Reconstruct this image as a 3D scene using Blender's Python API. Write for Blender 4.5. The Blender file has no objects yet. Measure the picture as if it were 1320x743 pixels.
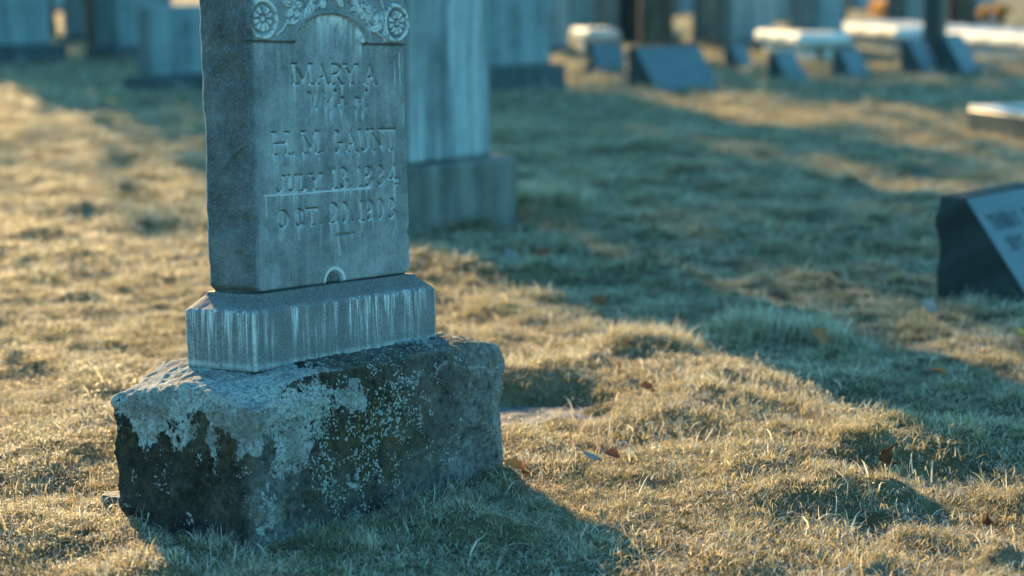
import bpy, bmesh, math, random
import numpy as np
from mathutils import Vector, Matrix, Euler

random.seed(7)
rng = np.random.default_rng(11)
scene = bpy.context.scene
col = scene.collection
R = math.radians

# ------------------------------------------------------------------ camera
F_PX, CAM_H, PITCH = 2451.24, 1.05, 0.16173      # focal length in pixels of a 1320 px wide frame
cam_data = bpy.data.cameras.new('camera')
cam_data.sensor_width = 36.0
cam_data.lens = F_PX / 1320 * 36
cam_data.clip_start, cam_data.clip_end = 0.05, 1000
cam_data.dof.use_dof = True
cam_data.dof.focus_distance = 3.82
cam_data.dof.aperture_fstop = 2.3
cam_data.dof.aperture_blades = 9
cam = bpy.data.objects.new('camera', cam_data)
cam.location = (0, 0, CAM_H)
cam.rotation_euler = (math.pi/2 - PITCH, R(0.04), 0)
col.objects.link(cam)
scene.camera = cam

# ------------------------------------------------------------------ sky and sun
SUN_EL = R(21.0)
SUN_AZ = math.atan2(-0.385, 0.923)
world = bpy.data.worlds.new("World"); scene.world = world
world.use_nodes = True
wt = world.node_tree; wn = wt.nodes; wn.clear()
sky = wn.new('ShaderNodeTexSky'); sky.sky_type = 'NISHITA'; sky.sun_disc = False
sky.sun_elevation = SUN_EL; sky.sun_rotation = SUN_AZ
sky.air_density = 1.0; sky.dust_density = 0.4; sky.ozone_density = 2.0
mixw = wn.new('ShaderNodeMix'); mixw.data_type = 'RGBA'; mixw.blend_type = 'MULTIPLY'
mixw.inputs[0].default_value = 1.0
mixw.inputs[7].default_value = (0.45, 0.96, 0.98, 1)      # cool teal winter sky
bg = wn.new('ShaderNodeBackground'); bg.inputs[1].default_value = 0.14
wo = wn.new('ShaderNodeOutputWorld')
wt.links.new(sky.outputs[0], mixw.inputs[6]); wt.links.new(mixw.outputs[2], bg.inputs[0]); wt.links.new(bg.outputs[0], wo.inputs[0])

sun_data = bpy.data.lights.new('sun', 'SUN'); sun_data.energy = 4.9
sun_data.color = (1.0, 0.67, 0.31); sun_data.angle = R(0.5)
sun = bpy.data.objects.new('sun', sun_data); col.objects.link(sun)
sdir = Vector((math.sin(SUN_AZ)*math.cos(SUN_EL), math.cos(SUN_AZ)*math.cos(SUN_EL), math.sin(SUN_EL)))
sun.rotation_euler = sdir.to_track_quat('Z', 'Y').to_euler()
sun.location = sdir * 20

vs = scene.view_settings
vs.view_transform = 'Standard'; vs.look = 'None'; vs.gamma = 1; vs.use_curve_mapping = False
vs.exposure = 1.74
scene.render.engine = 'CYCLES'
scene.cycles.use_denoising = True
scene.cycles.max_bounces = 6
scene.cycles.diffuse_bounces = 3
scene.cycles.transparent_max_bounces = 4

# ------------------------------------------------------------------ helpers
def hash2(ix, iy, s=0):
    n = (ix.astype(np.int64)*374761393 + iy.astype(np.int64)*668265263 + s*974634777) & 0xffffffff
    n = ((n ^ (n >> 13)) * 1274126177) & 0xffffffff
    n = (n ^ (n >> 16)) & 0xffffffff
    return n / 4294967295.0

def vnoise(x, y, s=0):
    x = np.asarray(x, float); y = np.asarray(y, float)
    ix, iy = np.floor(x), np.floor(y); fx, fy = x-ix, y-iy
    ux, uy = fx*fx*fx*(fx*(fx*6-15)+10), fy*fy*fy*(fy*(fy*6-15)+10)
    a, b = hash2(ix, iy, s), hash2(ix+1, iy, s); c, d = hash2(ix, iy+1, s), hash2(ix+1, iy+1, s)
    return (a+(b-a)*ux)*(1-uy) + (c+(d-c)*ux)*uy     # 0..1

def fbm(x, y, s=0, o=4, g=0.5):
    t = 0; a = 1; n = 0; x = np.asarray(x, float); y = np.asarray(y, float)
    for k in range(o):
        t = t + a*vnoise(x, y, s+k*17); n += a; a *= g
        x, y = x*1.97+3.1 + y*0.21, y*2.03+7.7 - x*0.17
    return t/n

def sstep(a, b, x):
    t = np.clip((x-a)/(b-a), 0, 1); return t*t*(3-2*t)

def tag(o, label=None, cat=None, group=None, kind=None):
    if label: o['label'] = label
    if cat: o['category'] = cat
    if group: o['group'] = group
    if kind: o['kind'] = kind
    return o

def empty(name, loc, label, cat, group=None, rot=None):
    o = bpy.data.objects.new(name, None); col.objects.link(o)
    o.empty_display_size = 0.2
    o.location = loc
    if rot is not None: o.rotation_euler = rot
    return tag(o, label, cat, group)

def mesh_np(name, V, F, mat=None, parent=None, smooth=True, attrs=None, link=True):
    """V (n,3), F (m,k) all faces the same size"""
    V = np.asarray(V, np.float32); F = np.asarray(F, np.int32)
    me = bpy.data.meshes.new(name)
    me.vertices.add(len(V)); me.vertices.foreach_set('co', V.ravel())
    k = F.shape[1]
    me.loops.add(F.size); me.loops.foreach_set('vertex_index', F.ravel())
    me.polygons.add(len(F))
    me.polygons.foreach_set('loop_start', np.arange(0, F.size, k, dtype=np.int32))
    if smooth: me.polygons.foreach_set('use_smooth', np.ones(len(F), bool))
    me.update(calc_edges=True)
    for an, av in (attrs or {}).items():
        at = me.attributes.new(an, 'FLOAT', 'POINT'); at.data.foreach_set('value', np.asarray(av, np.float32))
    me.validate()
    if mat: me.materials.append(mat)
    o = bpy.data.objects.new(name, me)
    if link: col.objects.link(o)
    if parent: o.parent = parent
    return o

def roundbox_lattice(nx, ny, nz):
    """surface lattice of a box: integer coords and quads, welded"""
    def face(n, m, f, flip):
        a, b = np.meshgrid(np.arange(n+1), np.arange(m+1), indexing='ij')
        P = f(a.ravel(), b.ravel()); i = np.arange((n+1)*(m+1)).reshape(n+1, m+1)
        q = np.stack([i[:-1, :-1], i[1:, :-1], i[1:, 1:], i[:-1, 1:]], -1).reshape(-1, 4)
        return P, (q[:, ::-1] if flip else q)
    z = lambda a: np.zeros_like(a)
    parts = [face(nx, ny, lambda a, b: np.stack([a, b, z(a)], 1), True),
             face(nx, ny, lambda a, b: np.stack([a, b, z(a)+nz], 1), False),
             face(nx, nz, lambda a, b: np.stack([a, z(a), b], 1), False),
             face(nx, nz, lambda a, b: np.stack([a, z(a)+ny, b], 1), True),
             face(ny, nz, lambda a, b: np.stack([z(a), a, b], 1), True),
             face(ny, nz, lambda a, b: np.stack([z(a)+nx, a, b], 1), False)]
    Ps, Fs, off = [], [], 0
    for P, q in parts: Ps.append(P); Fs.append(q+off); off += len(P)
    P = np.concatenate(Ps); Fq = np.concatenate(Fs)
    key = (P[:, 0]*100003 + P[:, 1])*100003 + P[:, 2]
    _, first, invi = np.unique(key, return_index=True, return_inverse=True)
    return P[first], invi.ravel()[Fq]

def roundbox(W, D, H, step, r, rn=0.0, seed=0):
    """box centred in x and y, z from 0 to H, corners rounded by r; returns verts, faces, normals"""
    nx, ny, nz = max(2, round(W/step)), max(2, round(D/step)), max(2, round(H/step))
    P, Fq = roundbox_lattice(nx, ny, nz)
    # bias samples towards edges so that the rounding is well resolved
    def spread(t, L):
        k = min(0.45, 1.6*r/L) ; w = 0.22 if step > r else 0.0
        return t - w*np.sin(2*np.pi*t)/(2*np.pi)*1.6
    p = np.stack([(spread(P[:, 0]/nx, W)-.5)*W, (spread(P[:, 1]/ny, D)-.5)*D, spread(P[:, 2]/nz, H)*H], 1)
    rr = r*(1 + rn*(2*fbm(p[:, 0]*9+p[:, 2]*4, p[:, 1]*9+p[:, 2]*5, seed, 3)-1))
    rr = np.minimum(rr, min(W, D, H)*.49)
    half = np.stack([W/2-rr, D/2-rr, H/2-rr], 1)
    c = p - np.array([0, 0, H/2])
    q = np.clip(c, -half, half); d = c-q
    L = np.linalg.norm(d, axis=1); L[L == 0] = 1
    n = d/L[:, None]
    out = q + n*rr[:, None]
    out[:, 2] += H/2
    return out, Fq, n

# --- materials
def new_mat(name):
    m = bpy.data.materials.new(name); m.use_nodes = True
    nt = m.node_tree; nt.nodes.clear()
    return m, nt, nt.nodes, nt.links

class NB:
    """small node-building helper"""
    def __init__(s, name):
        s.m, s.nt, s.n, s.l = new_mat(name)
        s.tc = s.n.new('ShaderNodeTexCoord')
    def map(s, scale=(1, 1, 1), src='Object', loc=(0, 0, 0)):
        mp = s.n.new('ShaderNodeMapping'); mp.inputs['Scale'].default_value = scale; mp.inputs['Location'].default_value = loc
        s.l.new(s.tc.outputs[src], mp.inputs[0]); return mp.outputs[0]
    def noise(s, vec, scale, detail=4, rough=.55, dist=0):
        t = s.n.new('ShaderNodeTexNoise'); t.inputs['Scale'].default_value = scale; t.inputs['Detail'].default_value = detail
        t.inputs['Roughness'].default_value = rough; t.inputs['Distortion'].default_value = dist
        s.l.new(vec, t.inputs['Vector']); return t.outputs['Fac']
    def voro(s, vec, scale, feat='F1'):
        t = s.n.new('ShaderNodeTexVoronoi'); t.inputs['Scale'].default_value = scale; t.feature = feat
        s.l.new(vec, t.inputs['Vector']); return t.outputs['Distance']
    def ramp(s, fac, pts, interp='LINEAR'):
        r = s.n.new('ShaderNodeValToRGB'); r.color_ramp.interpolation = interp
        el = r.color_ramp.elements
        while len(el) < len(pts): el.new(0.5)
        for e, (p, c) in zip(el, pts):
            e.position = p; e.color = (c, c, c, 1) if isinstance(c, (int, float)) else (*c, 1)
        s.l.new(fac, r.inputs[0]); return r.outputs[0]
    def mix(s, fac, a, b, mode='MIX'):
        x = s.n.new('ShaderNodeMix'); x.data_type = 'RGBA'; x.blend_type = mode
        for k_, inp, v in ((0, x.inputs[0], fac), (6, x.inputs[6], a), (7, x.inputs[7], b)):
            if isinstance(v, (int, float)): inp.default_value = v if k_ == 0 else (v, v, v, 1)
            elif isinstance(v, tuple): inp.default_value = (*v, 1)
            else: s.l.new(v, inp)
        return x.outputs[2]
    def math(s, op, a, b=0.0, clamp=False):
        x = s.n.new('ShaderNodeMath'); x.operation = op; x.use_clamp = clamp
        for i, v in enumerate((a, b)):
            if isinstance(v, (int, float)): x.inputs[i].default_value = v
            else: s.l.new(v, x.inputs[i])
        return x.outputs[0]
    def attr(s, name, typ='GEOMETRY'):
        a = s.n.new('ShaderNodeAttribute'); a.attribute_name = name; a.attribute_type = typ; return a.outputs['Fac']
    def bump(s, h, strength=.3, dist=.002, normal=None):
        b = s.n.new('ShaderNodeBump'); b.inputs['Strength'].default_value = strength; b.inputs['Distance'].default_value = dist
        s.l.new(h, b.inputs['Height'])
        if normal is not None: s.l.new(normal, b.inputs['Normal'])
        return b.outputs[0]
    def finish(s, colr, rough=.85, normal=None, spec=.3, trans=None):
        b = s.n.new('ShaderNodeBsdfPrincipled')
        if isinstance(colr, tuple): b.inputs['Base Color'].default_value = (*colr, 1)
        else: s.l.new(colr, b.inputs['Base Color'])
        if isinstance(rough, (int, float)): b.inputs['Roughness'].default_value = rough
        else: s.l.new(rough, b.inputs['Roughness'])
        b.inputs['Specular IOR Level'].default_value = spec
        if normal is not None: s.l.new(normal, b.inputs['Normal'])
        out = s.n.new('ShaderNodeOutputMaterial'); sh = b.outputs[0]
        if trans is not None:
            t = s.n.new('ShaderNodeBsdfTranslucent')
            if isinstance(trans[1], tuple): t.inputs[0].default_value = (*trans[1], 1)
            else: s.l.new(trans[1], t.inputs[0])
            ms = s.n.new('ShaderNodeMixShader'); ms.inputs[0].default_value = trans[0]
            s.l.new(sh, ms.inputs[1]); s.l.new(t.outputs[0], ms.inputs[2]); sh = ms.outputs[0]
        s.l.new(sh, out.inputs[0]); return s.m

# ------------------------------------------------------------------ terrain height
ST = dict(px=-0.39553, py=3.81758, yaw=0.9529, lx=-0.05508, ly=0.04395)     # the main gravestone
def stone_local(x, y):
    c, s = math.cos(ST['yaw']), math.sin(ST['yaw']); dx, dy = x-ST['px'], y-ST['py']
    return dx*c+dy*s, -dx*s+dy*c

def gau(x, y, cx, cy, sx, sy, ang=0.0):
    c, s = math.cos(ang), math.sin(ang); dx, dy = x-cx, y-cy
    u, v = dx*c+dy*s, -dx*s+dy*c
    return np.exp(-.5*((u/sx)**2+(v/sy)**2))

PAVER = (0.085, 4.62)
def terrain(x, y):
    x = np.asarray(x, float); y = np.asarray(y, float)
    h = (fbm(x*.45, y*.45, 3, 3)-.5)*.10*sstep(5, 12, y)
    h = h + (fbm(x*3.1+9, y*3.1, 21, 2)-.5)*.045
    t = fbm(x*9, y*7.5, 40, 3, .6)
    far = sstep(4.8, 7.0, y)
    t2 = fbm(x*3.6+2, y*5.2, 140, 3, .55)
    h = h + (t-.5)*.040 + np.maximum(t-.56, 0)*.05 + far*(t2-.5)*.11 + .03*(1-far)*(t2-.5)
    h = h + (vnoise(x*26, y*24, 77)-.5)*.016 + (vnoise(x*47, y*44, 78)-.5)*.008
    h = h + .050*gau(x, y, .52, 4.78, .16, .30, -.35) + .035*gau(x, y, .80, 4.20, .20, .12, .1)
    h = h + .030*gau(x, y, .62, 3.85, .16, .10, -.2) - .042*gau(x, y, .84, 3.98, .13, .045, .12) + .02*gau(x, y, .78, 4.10, .14, .04, .12)
    h = h - .046*gau(x, y, .74, 3.60, .17, .05, .1) + .025*gau(x, y, .66, 3.74, .15, .04, .1) + .03*gau(x, y, .42, 3.55, .10, .12)
    h = h + .035*gau(x, y, .36, 5.22, .10, .06) - .03*gau(x, y, .37, 5.08, .11, .04)
    h = h - .060*gau(x, y, PAVER[0], PAVER[1]+.05, .17, .15) + .02*gau(x, y, .05, 5.05, .2, .08) + .060*gau(x, y, .0, 4.88, .19, .05, -.1)
    h = h + .004*gau(x, y, .10, 4.27, .09, .07)-.012*gau(x, y, .05, 4.10, .07, .05)
    h = h + .035*gau(x, y, -1.0, 3.45, .25, .10, .3) - .035*gau(x, y, -.98, 3.85, .22, .10)
    # flatten round the stone so that it stands in, not on, the turf
    lx, ly = stone_local(x, y)
    d = np.maximum(np.abs(lx)-.39, np.abs(ly)-.19)
    w = 1-sstep(0, .16, d)
    return h*(1-.75*w)

def zt(x, y): return float(terrain(np.array([x]), np.array([y]))[0])

# ------------------------------------------------------------------ ground sheet
def axis_pts(lo, hi, step, far_lo, far_hi, g=1.12):
    a = list(np.arange(lo, hi+1e-6, step)); s = step; v = hi
    while v < far_hi: s *= g; v += s; a.append(v)
    s = step; v = lo
    while v > far_lo: s *= g; v -= s; a.insert(0, v)
    return np.array(a)
def ground_mat():
    b = NB('ground_turf'); v = b.map()
    n1 = b.noise(v, 1.3, 5, .6); n2 = b.noise(v, 14, 6, .7); n3 = b.noise(v, 90, 3, .6)
    c = b.ramp(b.mix(.5, n1, n2), [(.32, (.035, .040, .018)), (.46, (.10, .085, .045)), (.56, (.20, .165, .095)), (.7, (.30, .25, .15))])
    c = b.mix(b.math('MULTIPLY', n3, .6), c, (.06, .05, .03))
    return b.finish(c, .95, b.bump(b.mix(.5, n2, n3), .8, .02), .1)
xs = axis_pts(-2.6, 2.6, .022, -260, 260, 1.09); ys = axis_pts(2.2, 7.5, .022, -60, 330, 1.06)
GX, GY = np.meshgrid(xs, ys, indexing='ij')
Z = terrain(GX, GY)
idx = np.arange(GX.size).reshape(GX.shape)
Q = np.stack([idx[:-1, :-1], idx[1:, :-1], idx[1:, 1:], idx[:-1, 1:]], -1).reshape(-1, 4)
g = mesh_np('ground', np.stack([GX.ravel(), GY.ravel(), Z.ravel()], 1), Q, ground_mat())
tag(g, kind='structure')

# ------------------------------------------------------------------ grass
def grass_mat():
    b = NB('frosted_dry_grass')
    bv = b.attr('bv'); t = b.attr('bt')
    oi = b.n.new('ShaderNodeObjectInfo'); rnd = oi.outputs['Random']
    geo = b.n.new('ShaderNodeNewGeometry'); pos = geo.outputs['Position']
    big = b.noise(pos, 2.1, 4, .6); mid = b.noise(pos, 7, 3, .6)
    straw = b.ramp(bv, [(0, (.055, .042, .028)), (.3, (.27, .21, .14)), (.6, (.56, .49, .36)), (.85, (.78, .74, .62)), (1, (.90, .88, .82))])
    green = b.ramp(bv, [(0, (.045, .07, .02)), (.5, (.12, .16, .05)), (1, (.30, .34, .16))])
    sel = b.math('ADD', b.math('MULTIPLY', mid, .9), b.math('MULTIPLY', rnd, .35))
    sel = b.math('ADD', sel, b.math('MULTIPLY', big, .7))
    bv2 = b.math('FRACT', b.math('MULTIPLY', bv, 7.31))
    sel = b.math('ADD', sel, b.math('MULTIPLY', bv2, .5))
    k = b.ramp(b.math('MULTIPLY', sel, .5), [(.585, 0.0), (.71, 1.0)])
    # each blade darkens to a dull olive towards its root
    c = b.mix(k, straw, green)
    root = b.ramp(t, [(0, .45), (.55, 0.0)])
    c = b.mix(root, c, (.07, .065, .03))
    patch = b.ramp(b.noise(pos, 3.6, 5, .65), [(.50, 0.0), (.62, .55)])
    c = b.mix(patch, c, (.11, .10, .05))
    frost = b.math('MULTIPLY', b.ramp(t, [(.3, 0.0), (1, .65)]), b.ramp(bv2, [(.3, 0.0), (.9, 1.0)]))
    c = b.mix(frost, c, (.80, .82, .82))
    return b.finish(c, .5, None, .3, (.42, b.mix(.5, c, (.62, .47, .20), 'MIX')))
GM = grass_mat()

def tuft(nb, rad, lmin, lmax, wid, seed, lie=1.0):
    r = np.random.default_rng(seed)
    px, py = r.normal(0, rad*.55, nb), r.normal(0, rad*.55, nb)
    L = r.uniform(lmin, lmax, nb)*r.choice([1, 1, 1, 1.35], nb); az = r.uniform(0, 2*np.pi, nb)
    t0 = r.uniform(.05, 1.0, nb)*lie; bend = r.uniform(.2, 1.6, nb)*lie
    face = az + np.pi/2 + r.normal(0, .5, nb)
    w = wid*r.uniform(.6, 1.3, nb)
    V = []; T = []; nseg = 3
    x, y, z = px.copy(), py.copy(), np.zeros(nb)-.004
    ang = t0.copy()
    for s in range(nseg+1):
        ww = w*(1, .9, .62, .08)[s]
        V.append(np.stack([x-np.cos(face)*ww, y-np.sin(face)*ww, z], 1)); V.append(np.stack([x+np.cos(face)*ww, y+np.sin(face)*ww, z], 1))
        T += [np.full(nb, s/nseg)]*2
        dl = L/nseg
        x = x + np.cos(az)*np.sin(ang)*dl; y = y + np.sin(az)*np.sin(ang)*dl; z = z+np.cos(ang)*dl
        ang = ang + bend/nseg*1.4
    V = np.stack(V, 1).reshape(-1, 3); T = np.stack(T, 1).ravel()
    m = 2*(nseg+1); base = np.arange(nb)*m
    Fq = np.concatenate([np.stack([base+2*s, base+2*s+1, base+2*s+3, base+2*s+2], 1) for s in range(nseg)])
    bvv = np.repeat(r.uniform(0, 1, nb), m)
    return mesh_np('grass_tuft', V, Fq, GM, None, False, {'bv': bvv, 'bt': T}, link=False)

def scatter(name, pts, rotz, scl, idx, tilt, sources):
    src = bpy.data.collections.new(name+'_source')
    for i, o in enumerate(sources):
        o.name = 'tuft_%02d' % i if False else o.name
        src.objects.link(o)
    me = bpy.data.meshes.new(name)
    n = len(pts); me.vertices.add(n); me.vertices.foreach_set('co', pts.astype(np.float32).ravel())
    at = me.attributes.new('rot', 'FLOAT_VECTOR', 'POINT')
    rv = np.stack([tilt[:, 0], tilt[:, 1], rotz], 1).astype(np.float32); at.data.foreach_set('vector', rv.ravel())
    at = me.attributes.new('scl', 'FLOAT_VECTOR', 'POINT'); at.data.foreach_set('vector', scl.astype(np.float32).ravel())
    at = me.attributes.new('idx', 'INT', 'POINT'); at.data.foreach_set('value', idx.astype(np.int32))
    ob = bpy.data.objects.new(name, me); col.objects.link(ob)
    ng = bpy.data.node_groups.new(name+'_nodes', 'GeometryNodeTree')
    ng.interface.new_socket('Geometry', in_out='INPUT', socket_type='NodeSocketGeometry')
    ng.interface.new_socket('Geometry', in_out='OUTPUT', socket_type='NodeSocketGeometry')
    N, Lk = ng.nodes, ng.links
    gi, go = N.new('NodeGroupInput'), N.new('NodeGroupOutput')
    ip = N.new('GeometryNodeInstanceOnPoints'); ci = N.new('GeometryNodeCollectionInfo')
    ci.inputs['Collection'].default_value = src; ci.inputs['Separate Children'].default_value = True
    ci.inputs['Reset Children'].default_value = True
    def na(nm, t):
        a = N.new('GeometryNodeInputNamedAttribute'); a.data_type = t; a.inputs['Name'].default_value = nm; return a.outputs['Attribute']
    ip.inputs['Pick Instance'].default_value = True
    Lk.new(gi.outputs[0], ip.inputs['Points']); Lk.new(ci.outputs[0], ip.inputs['Instance'])
    Lk.new(na('idx', 'INT'), ip.inputs['Instance Index'])
    e2r = N.new('FunctionNodeEulerToRotation'); Lk.new(na('rot', 'FLOAT_VECTOR'), e2r.inputs[0]); Lk.new(e2r.outputs[0], ip.inputs['Rotation'])
    Lk.new(na('scl', 'FLOAT_VECTOR'), ip.inputs['Scale']); Lk.new(ip.outputs[0], go.inputs[0])
    md = ob.modifiers.new('scatter', 'NODES'); md.node_group = ng
    return ob

BLOCKED = []     # (cx, cy, yaw, halfw, halfd): footprints where no grass grows
def free_of_stones(x, y, grow=0.0):
    ok = np.ones(len(x), bool)
    for (cx, cy, yaw, hw, hd) in BLOCKED:
        c, s = math.cos(yaw), math.sin(yaw); dx, dy = x-cx, y-cy
        ok &= ~((np.abs(dx*c+dy*s) < hw+grow) & (np.abs(-dx*s+dy*c) < hd+grow))
    return ok

def zone(y0, y1, dens, margin, seed):
    r = np.random.default_rng(seed)
    w1 = .29*y1+margin; n = int(dens*(y1-y0)*2*w1)
    y = r.uniform(y0, y1, n); x = r.uniform(-w1, w1, n)
    k = np.abs(x) < .29*y+margin
    return x[k], y[k], r

def grow_grass():
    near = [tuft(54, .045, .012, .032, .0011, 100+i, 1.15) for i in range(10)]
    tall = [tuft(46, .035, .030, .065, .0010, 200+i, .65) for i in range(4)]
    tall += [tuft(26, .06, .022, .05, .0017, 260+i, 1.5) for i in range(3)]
    P, RZ, S, I, TL = [], [], [], [], []
    def add(x, y, sc, idx, r, sink=0.0):
        z = terrain(x, y)
        P.append(np.stack([x, y, z-sink], 1)); RZ.append(r.uniform(0, 6.283, len(x))); I.append(idx)
        if np.ndim(sc) == 1: sc = np.stack([sc, sc, sc], 1)
        S.append(sc); TL.append(r.normal(0, .16, (len(x), 2)))
    # near lawn
    x, y, r = zone(2.3, 6.6, 1350, .55, 1)
    n = fbm(x*6, y*5, 55, 3)
    k = free_of_stones(x, y, .004) & (n + r.uniform(0, .5, len(x)) > .22)
    pv = ((x-PAVER[0])/.17)**2 + ((y-PAVER[1]+.02)/.15)**2 > 1
    k &= pv
    x, y, n = x[k], y[k], n[k]
    s = np.maximum(.75 + .9*(n-.5), .66)*r.uniform(.75, 1.2, len(x))
    sc = np.stack([s*1.05, s*1.05, s*(.75+.5*fbm(x*3.3, y*3.3, 91, 2))], 1)
    add(x, y, sc, r.integers(0, 10, len(x)), r)
    # middle distance
    x, y, r = zone(6.6, 15, 330, .8, 2)
    k = free_of_stones(x, y, .01); x, y = x[k], y[k]
    n = fbm(x*3, y*3, 56, 3); s = (1.15+1.2*(n-.5))*r.uniform(.7, 1.3, len(x))
    add(x, y, np.stack([s*1.4, s*1.4, s*.95], 1), r.integers(0, 10, len(x)), r)
    # far lawn
    x, y, r = zone(15, 48, 62, 1.2, 3)
    k = free_of_stones(x, y, .02); x, y = x[k], y[k]
    n = fbm(x*1.5, y*1.5, 57, 3); s = (1.7+1.6*(n-.5))*r.uniform(.7, 1.3, len(x))
    add(x, y, np.stack([s*2.6, s*2.6, s*1.1], 1), r.integers(0, 10, len(x)), r)
    # longer tufts: round the stone, the rank clump in the shade, by the second monument
    def clump(cx, cy, sx, sy, n, smin, smax, seed):
        r = np.random.default_rng(seed)
        x, y = r.normal(cx, sx, n), r.normal(cy, sy, n)
        k = free_of_stones(x, y, .004); x, y = x[k], y[k]
        s = r.uniform(smin, smax, len(x)); add(x, y, s, 10+r.integers(0, 4, len(x)), r)
    clump(.80, 5.48, .10, .06, 90, .9, 1.6, 5)
    clump(.93, 5.42, .05, .05, 40, .7, 1.2, 5)
    clump(.38, 5.24, .07, .03, 50, .7, 1.1, 6)
    clump(.12, 8.75, .18, .10, 120, 1.0, 1.7, 7)
    clump(-.36, 3.44, .10, .03, 30, .4, .7, 8); clump(-.13, 3.72, .12, .03, 20, .4, .7, 9)
    clump(1.45, 6.0, .14, .03, 50, .6, 1.0, 10)
    x, y, r = zone(2.4, 7, 45, .5, 13)
    k = free_of_stones(x, y, .01); x, y = x[k], y[k]
    add(x, y, r.uniform(.7, 1.3, len(x)), 14+r.integers(0, 3, len(x)), r)
    x, y, r = zone(2.4, 7, 14, .5, 12)
    k = free_of_stones(x, y, .01); x, y = x[k], y[k]
    add(x, y, r.uniform(.45, .9, len(x)), 10+r.integers(0, 4, len(x)), r)
    for i, o in enumerate(near+tall): o.name = 'grass_tuft_%02d' % i    # keeps the pick order
    g = scatter('grass', np.concatenate(P), np.concatenate(RZ), np.concatenate(S), np.concatenate(I), np.concatenate(TL), near+tall)
    tag(g, 'short matted winter grass, straw coloured and frosted', 'grass', kind='stuff')

# ------------------------------------------------------------------ stone materials
def tablet_mat():
    b = NB('weathered_grey_marble'); v = b.map()
    st = b.attr('stain'); sd = b.attr('side'); rec = b.attr('recess_shade')
    n1 = b.noise(v, 11, 7, .72); n2 = b.noise(v, 260, 3, .7); n3 = b.noise(v, 38, 5, .7)
    vs_ = b.map((60, 60, 4)); streak = b.noise(vs_, 1, 5, .6)
    c = b.ramp(n1, [(.34, (.080, .094, .100)), (.5, (.145, .165, .172)), (.66, (.235, .262, .268))])
    c = b.mix(b.math('MULTIPLY', b.ramp(streak, [(.45, 0.0), (.75, 1.0)]), .35), c, (.36, .38, .38))
    c = b.mix(b.ramp(n3, [(.60, 0.0), (.75, .45)]), c, (.09, .10, .10))
    c = b.mix(b.math('MULTIPLY', rec, .92), c, (.015, .017, .017))  # shade of the cuts mixed in as near-black
    c = b.mix(st, c, b.mix(n3, (.42, .45, .45), (.72, .75, .75)))
    # side shade painted in as darker tones; veins and crazing belong to the rock
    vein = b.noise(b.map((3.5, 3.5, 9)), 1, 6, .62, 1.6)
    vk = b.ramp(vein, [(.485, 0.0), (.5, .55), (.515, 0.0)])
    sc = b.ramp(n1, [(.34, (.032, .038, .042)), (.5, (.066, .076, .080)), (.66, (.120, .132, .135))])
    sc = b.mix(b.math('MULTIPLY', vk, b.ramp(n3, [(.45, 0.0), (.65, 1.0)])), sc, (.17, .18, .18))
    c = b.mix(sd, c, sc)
    c = b.mix(b.math('MULTIPLY', b.ramp(n2, [(.52, 0.0), (.64, 1.0)]), .22), c, (.34, .36, .36))
    c = b.mix(b.math('MULTIPLY', b.ramp(n2, [(.36, 1.0), (.46, 0.0)]), .28), c, (.03, .035, .035))
    nr = b.bump(b.mix(.5, n2, n3), .55, .0030)
    return b.finish(c, .72, nr, .35)

def plinth_mat():
    b = NB('streaked_grey_marble'); v = b.map()
    n1 = b.noise(v, 12, 6, .65); n2 = b.noise(v, 240, 3, .7); n3 = b.noise(v, 45, 5, .7)
    ed = b.attr('edge'); top = b.attr('top')
    s1 = b.noise(b.map((88, 88, 6)), 1, 4, .6); s2 = b.noise(b.map((210, 210, 9)), 1, 3, .6)
    c = b.ramp(n1, [(.3, (.075, .085, .09)), (.55, (.115, .125, .13)), (.75, (.16, .17, .17))])
    k = b.math('MULTIPLY', b.ramp(b.mix(.45, s1, s2), [(.47, 0.0), (.60, 1.0)]), b.ramp(b.noise(b.map((13, 13, 3)), 1, 4, .6), [(.40, .0), (.56, 1.0)]))
    sep = b.n.new('ShaderNodeSeparateXYZ'); b.l.new(b.tc.outputs['Object'], sep.inputs[0])
    zf = b.ramp(sep.outputs[2], [(.0, .5), (.015, .25), (.03, .45), (.085, 1.0), (.106, .9), (.114, .1), (.12, 0.0)])
    c = b.mix(b.math('MULTIPLY', k, zf), c, (.62, .65, .65))
    c = b.mix(b.math('MULTIPLY', b.ramp(n2, [(.38, 1.0), (.48, 0.0)]), .4), c, (.03, .035, .035))
    dk = b.math('MULTIPLY', top, b.ramp(n3, [(.35, 1.0), (.65, .35)]))
    c = b.mix(dk, c, (.055, .06, .06))
    c = b.mix(b.math('MULTIPLY', ed, b.ramp(n3, [(.35, 0.0), (.55, .8)])), c, (.55, .56, .54))
    c = b.mix(b.math('MULTIPLY', b.ramp(n2, [(.4, 0.0), (.7, 1.0)]), .2), c, (.45, .47, .47))
    return b.finish(c, .7, b.bump(b.mix(.5, n2, n3), .35, .002), .35)

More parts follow.
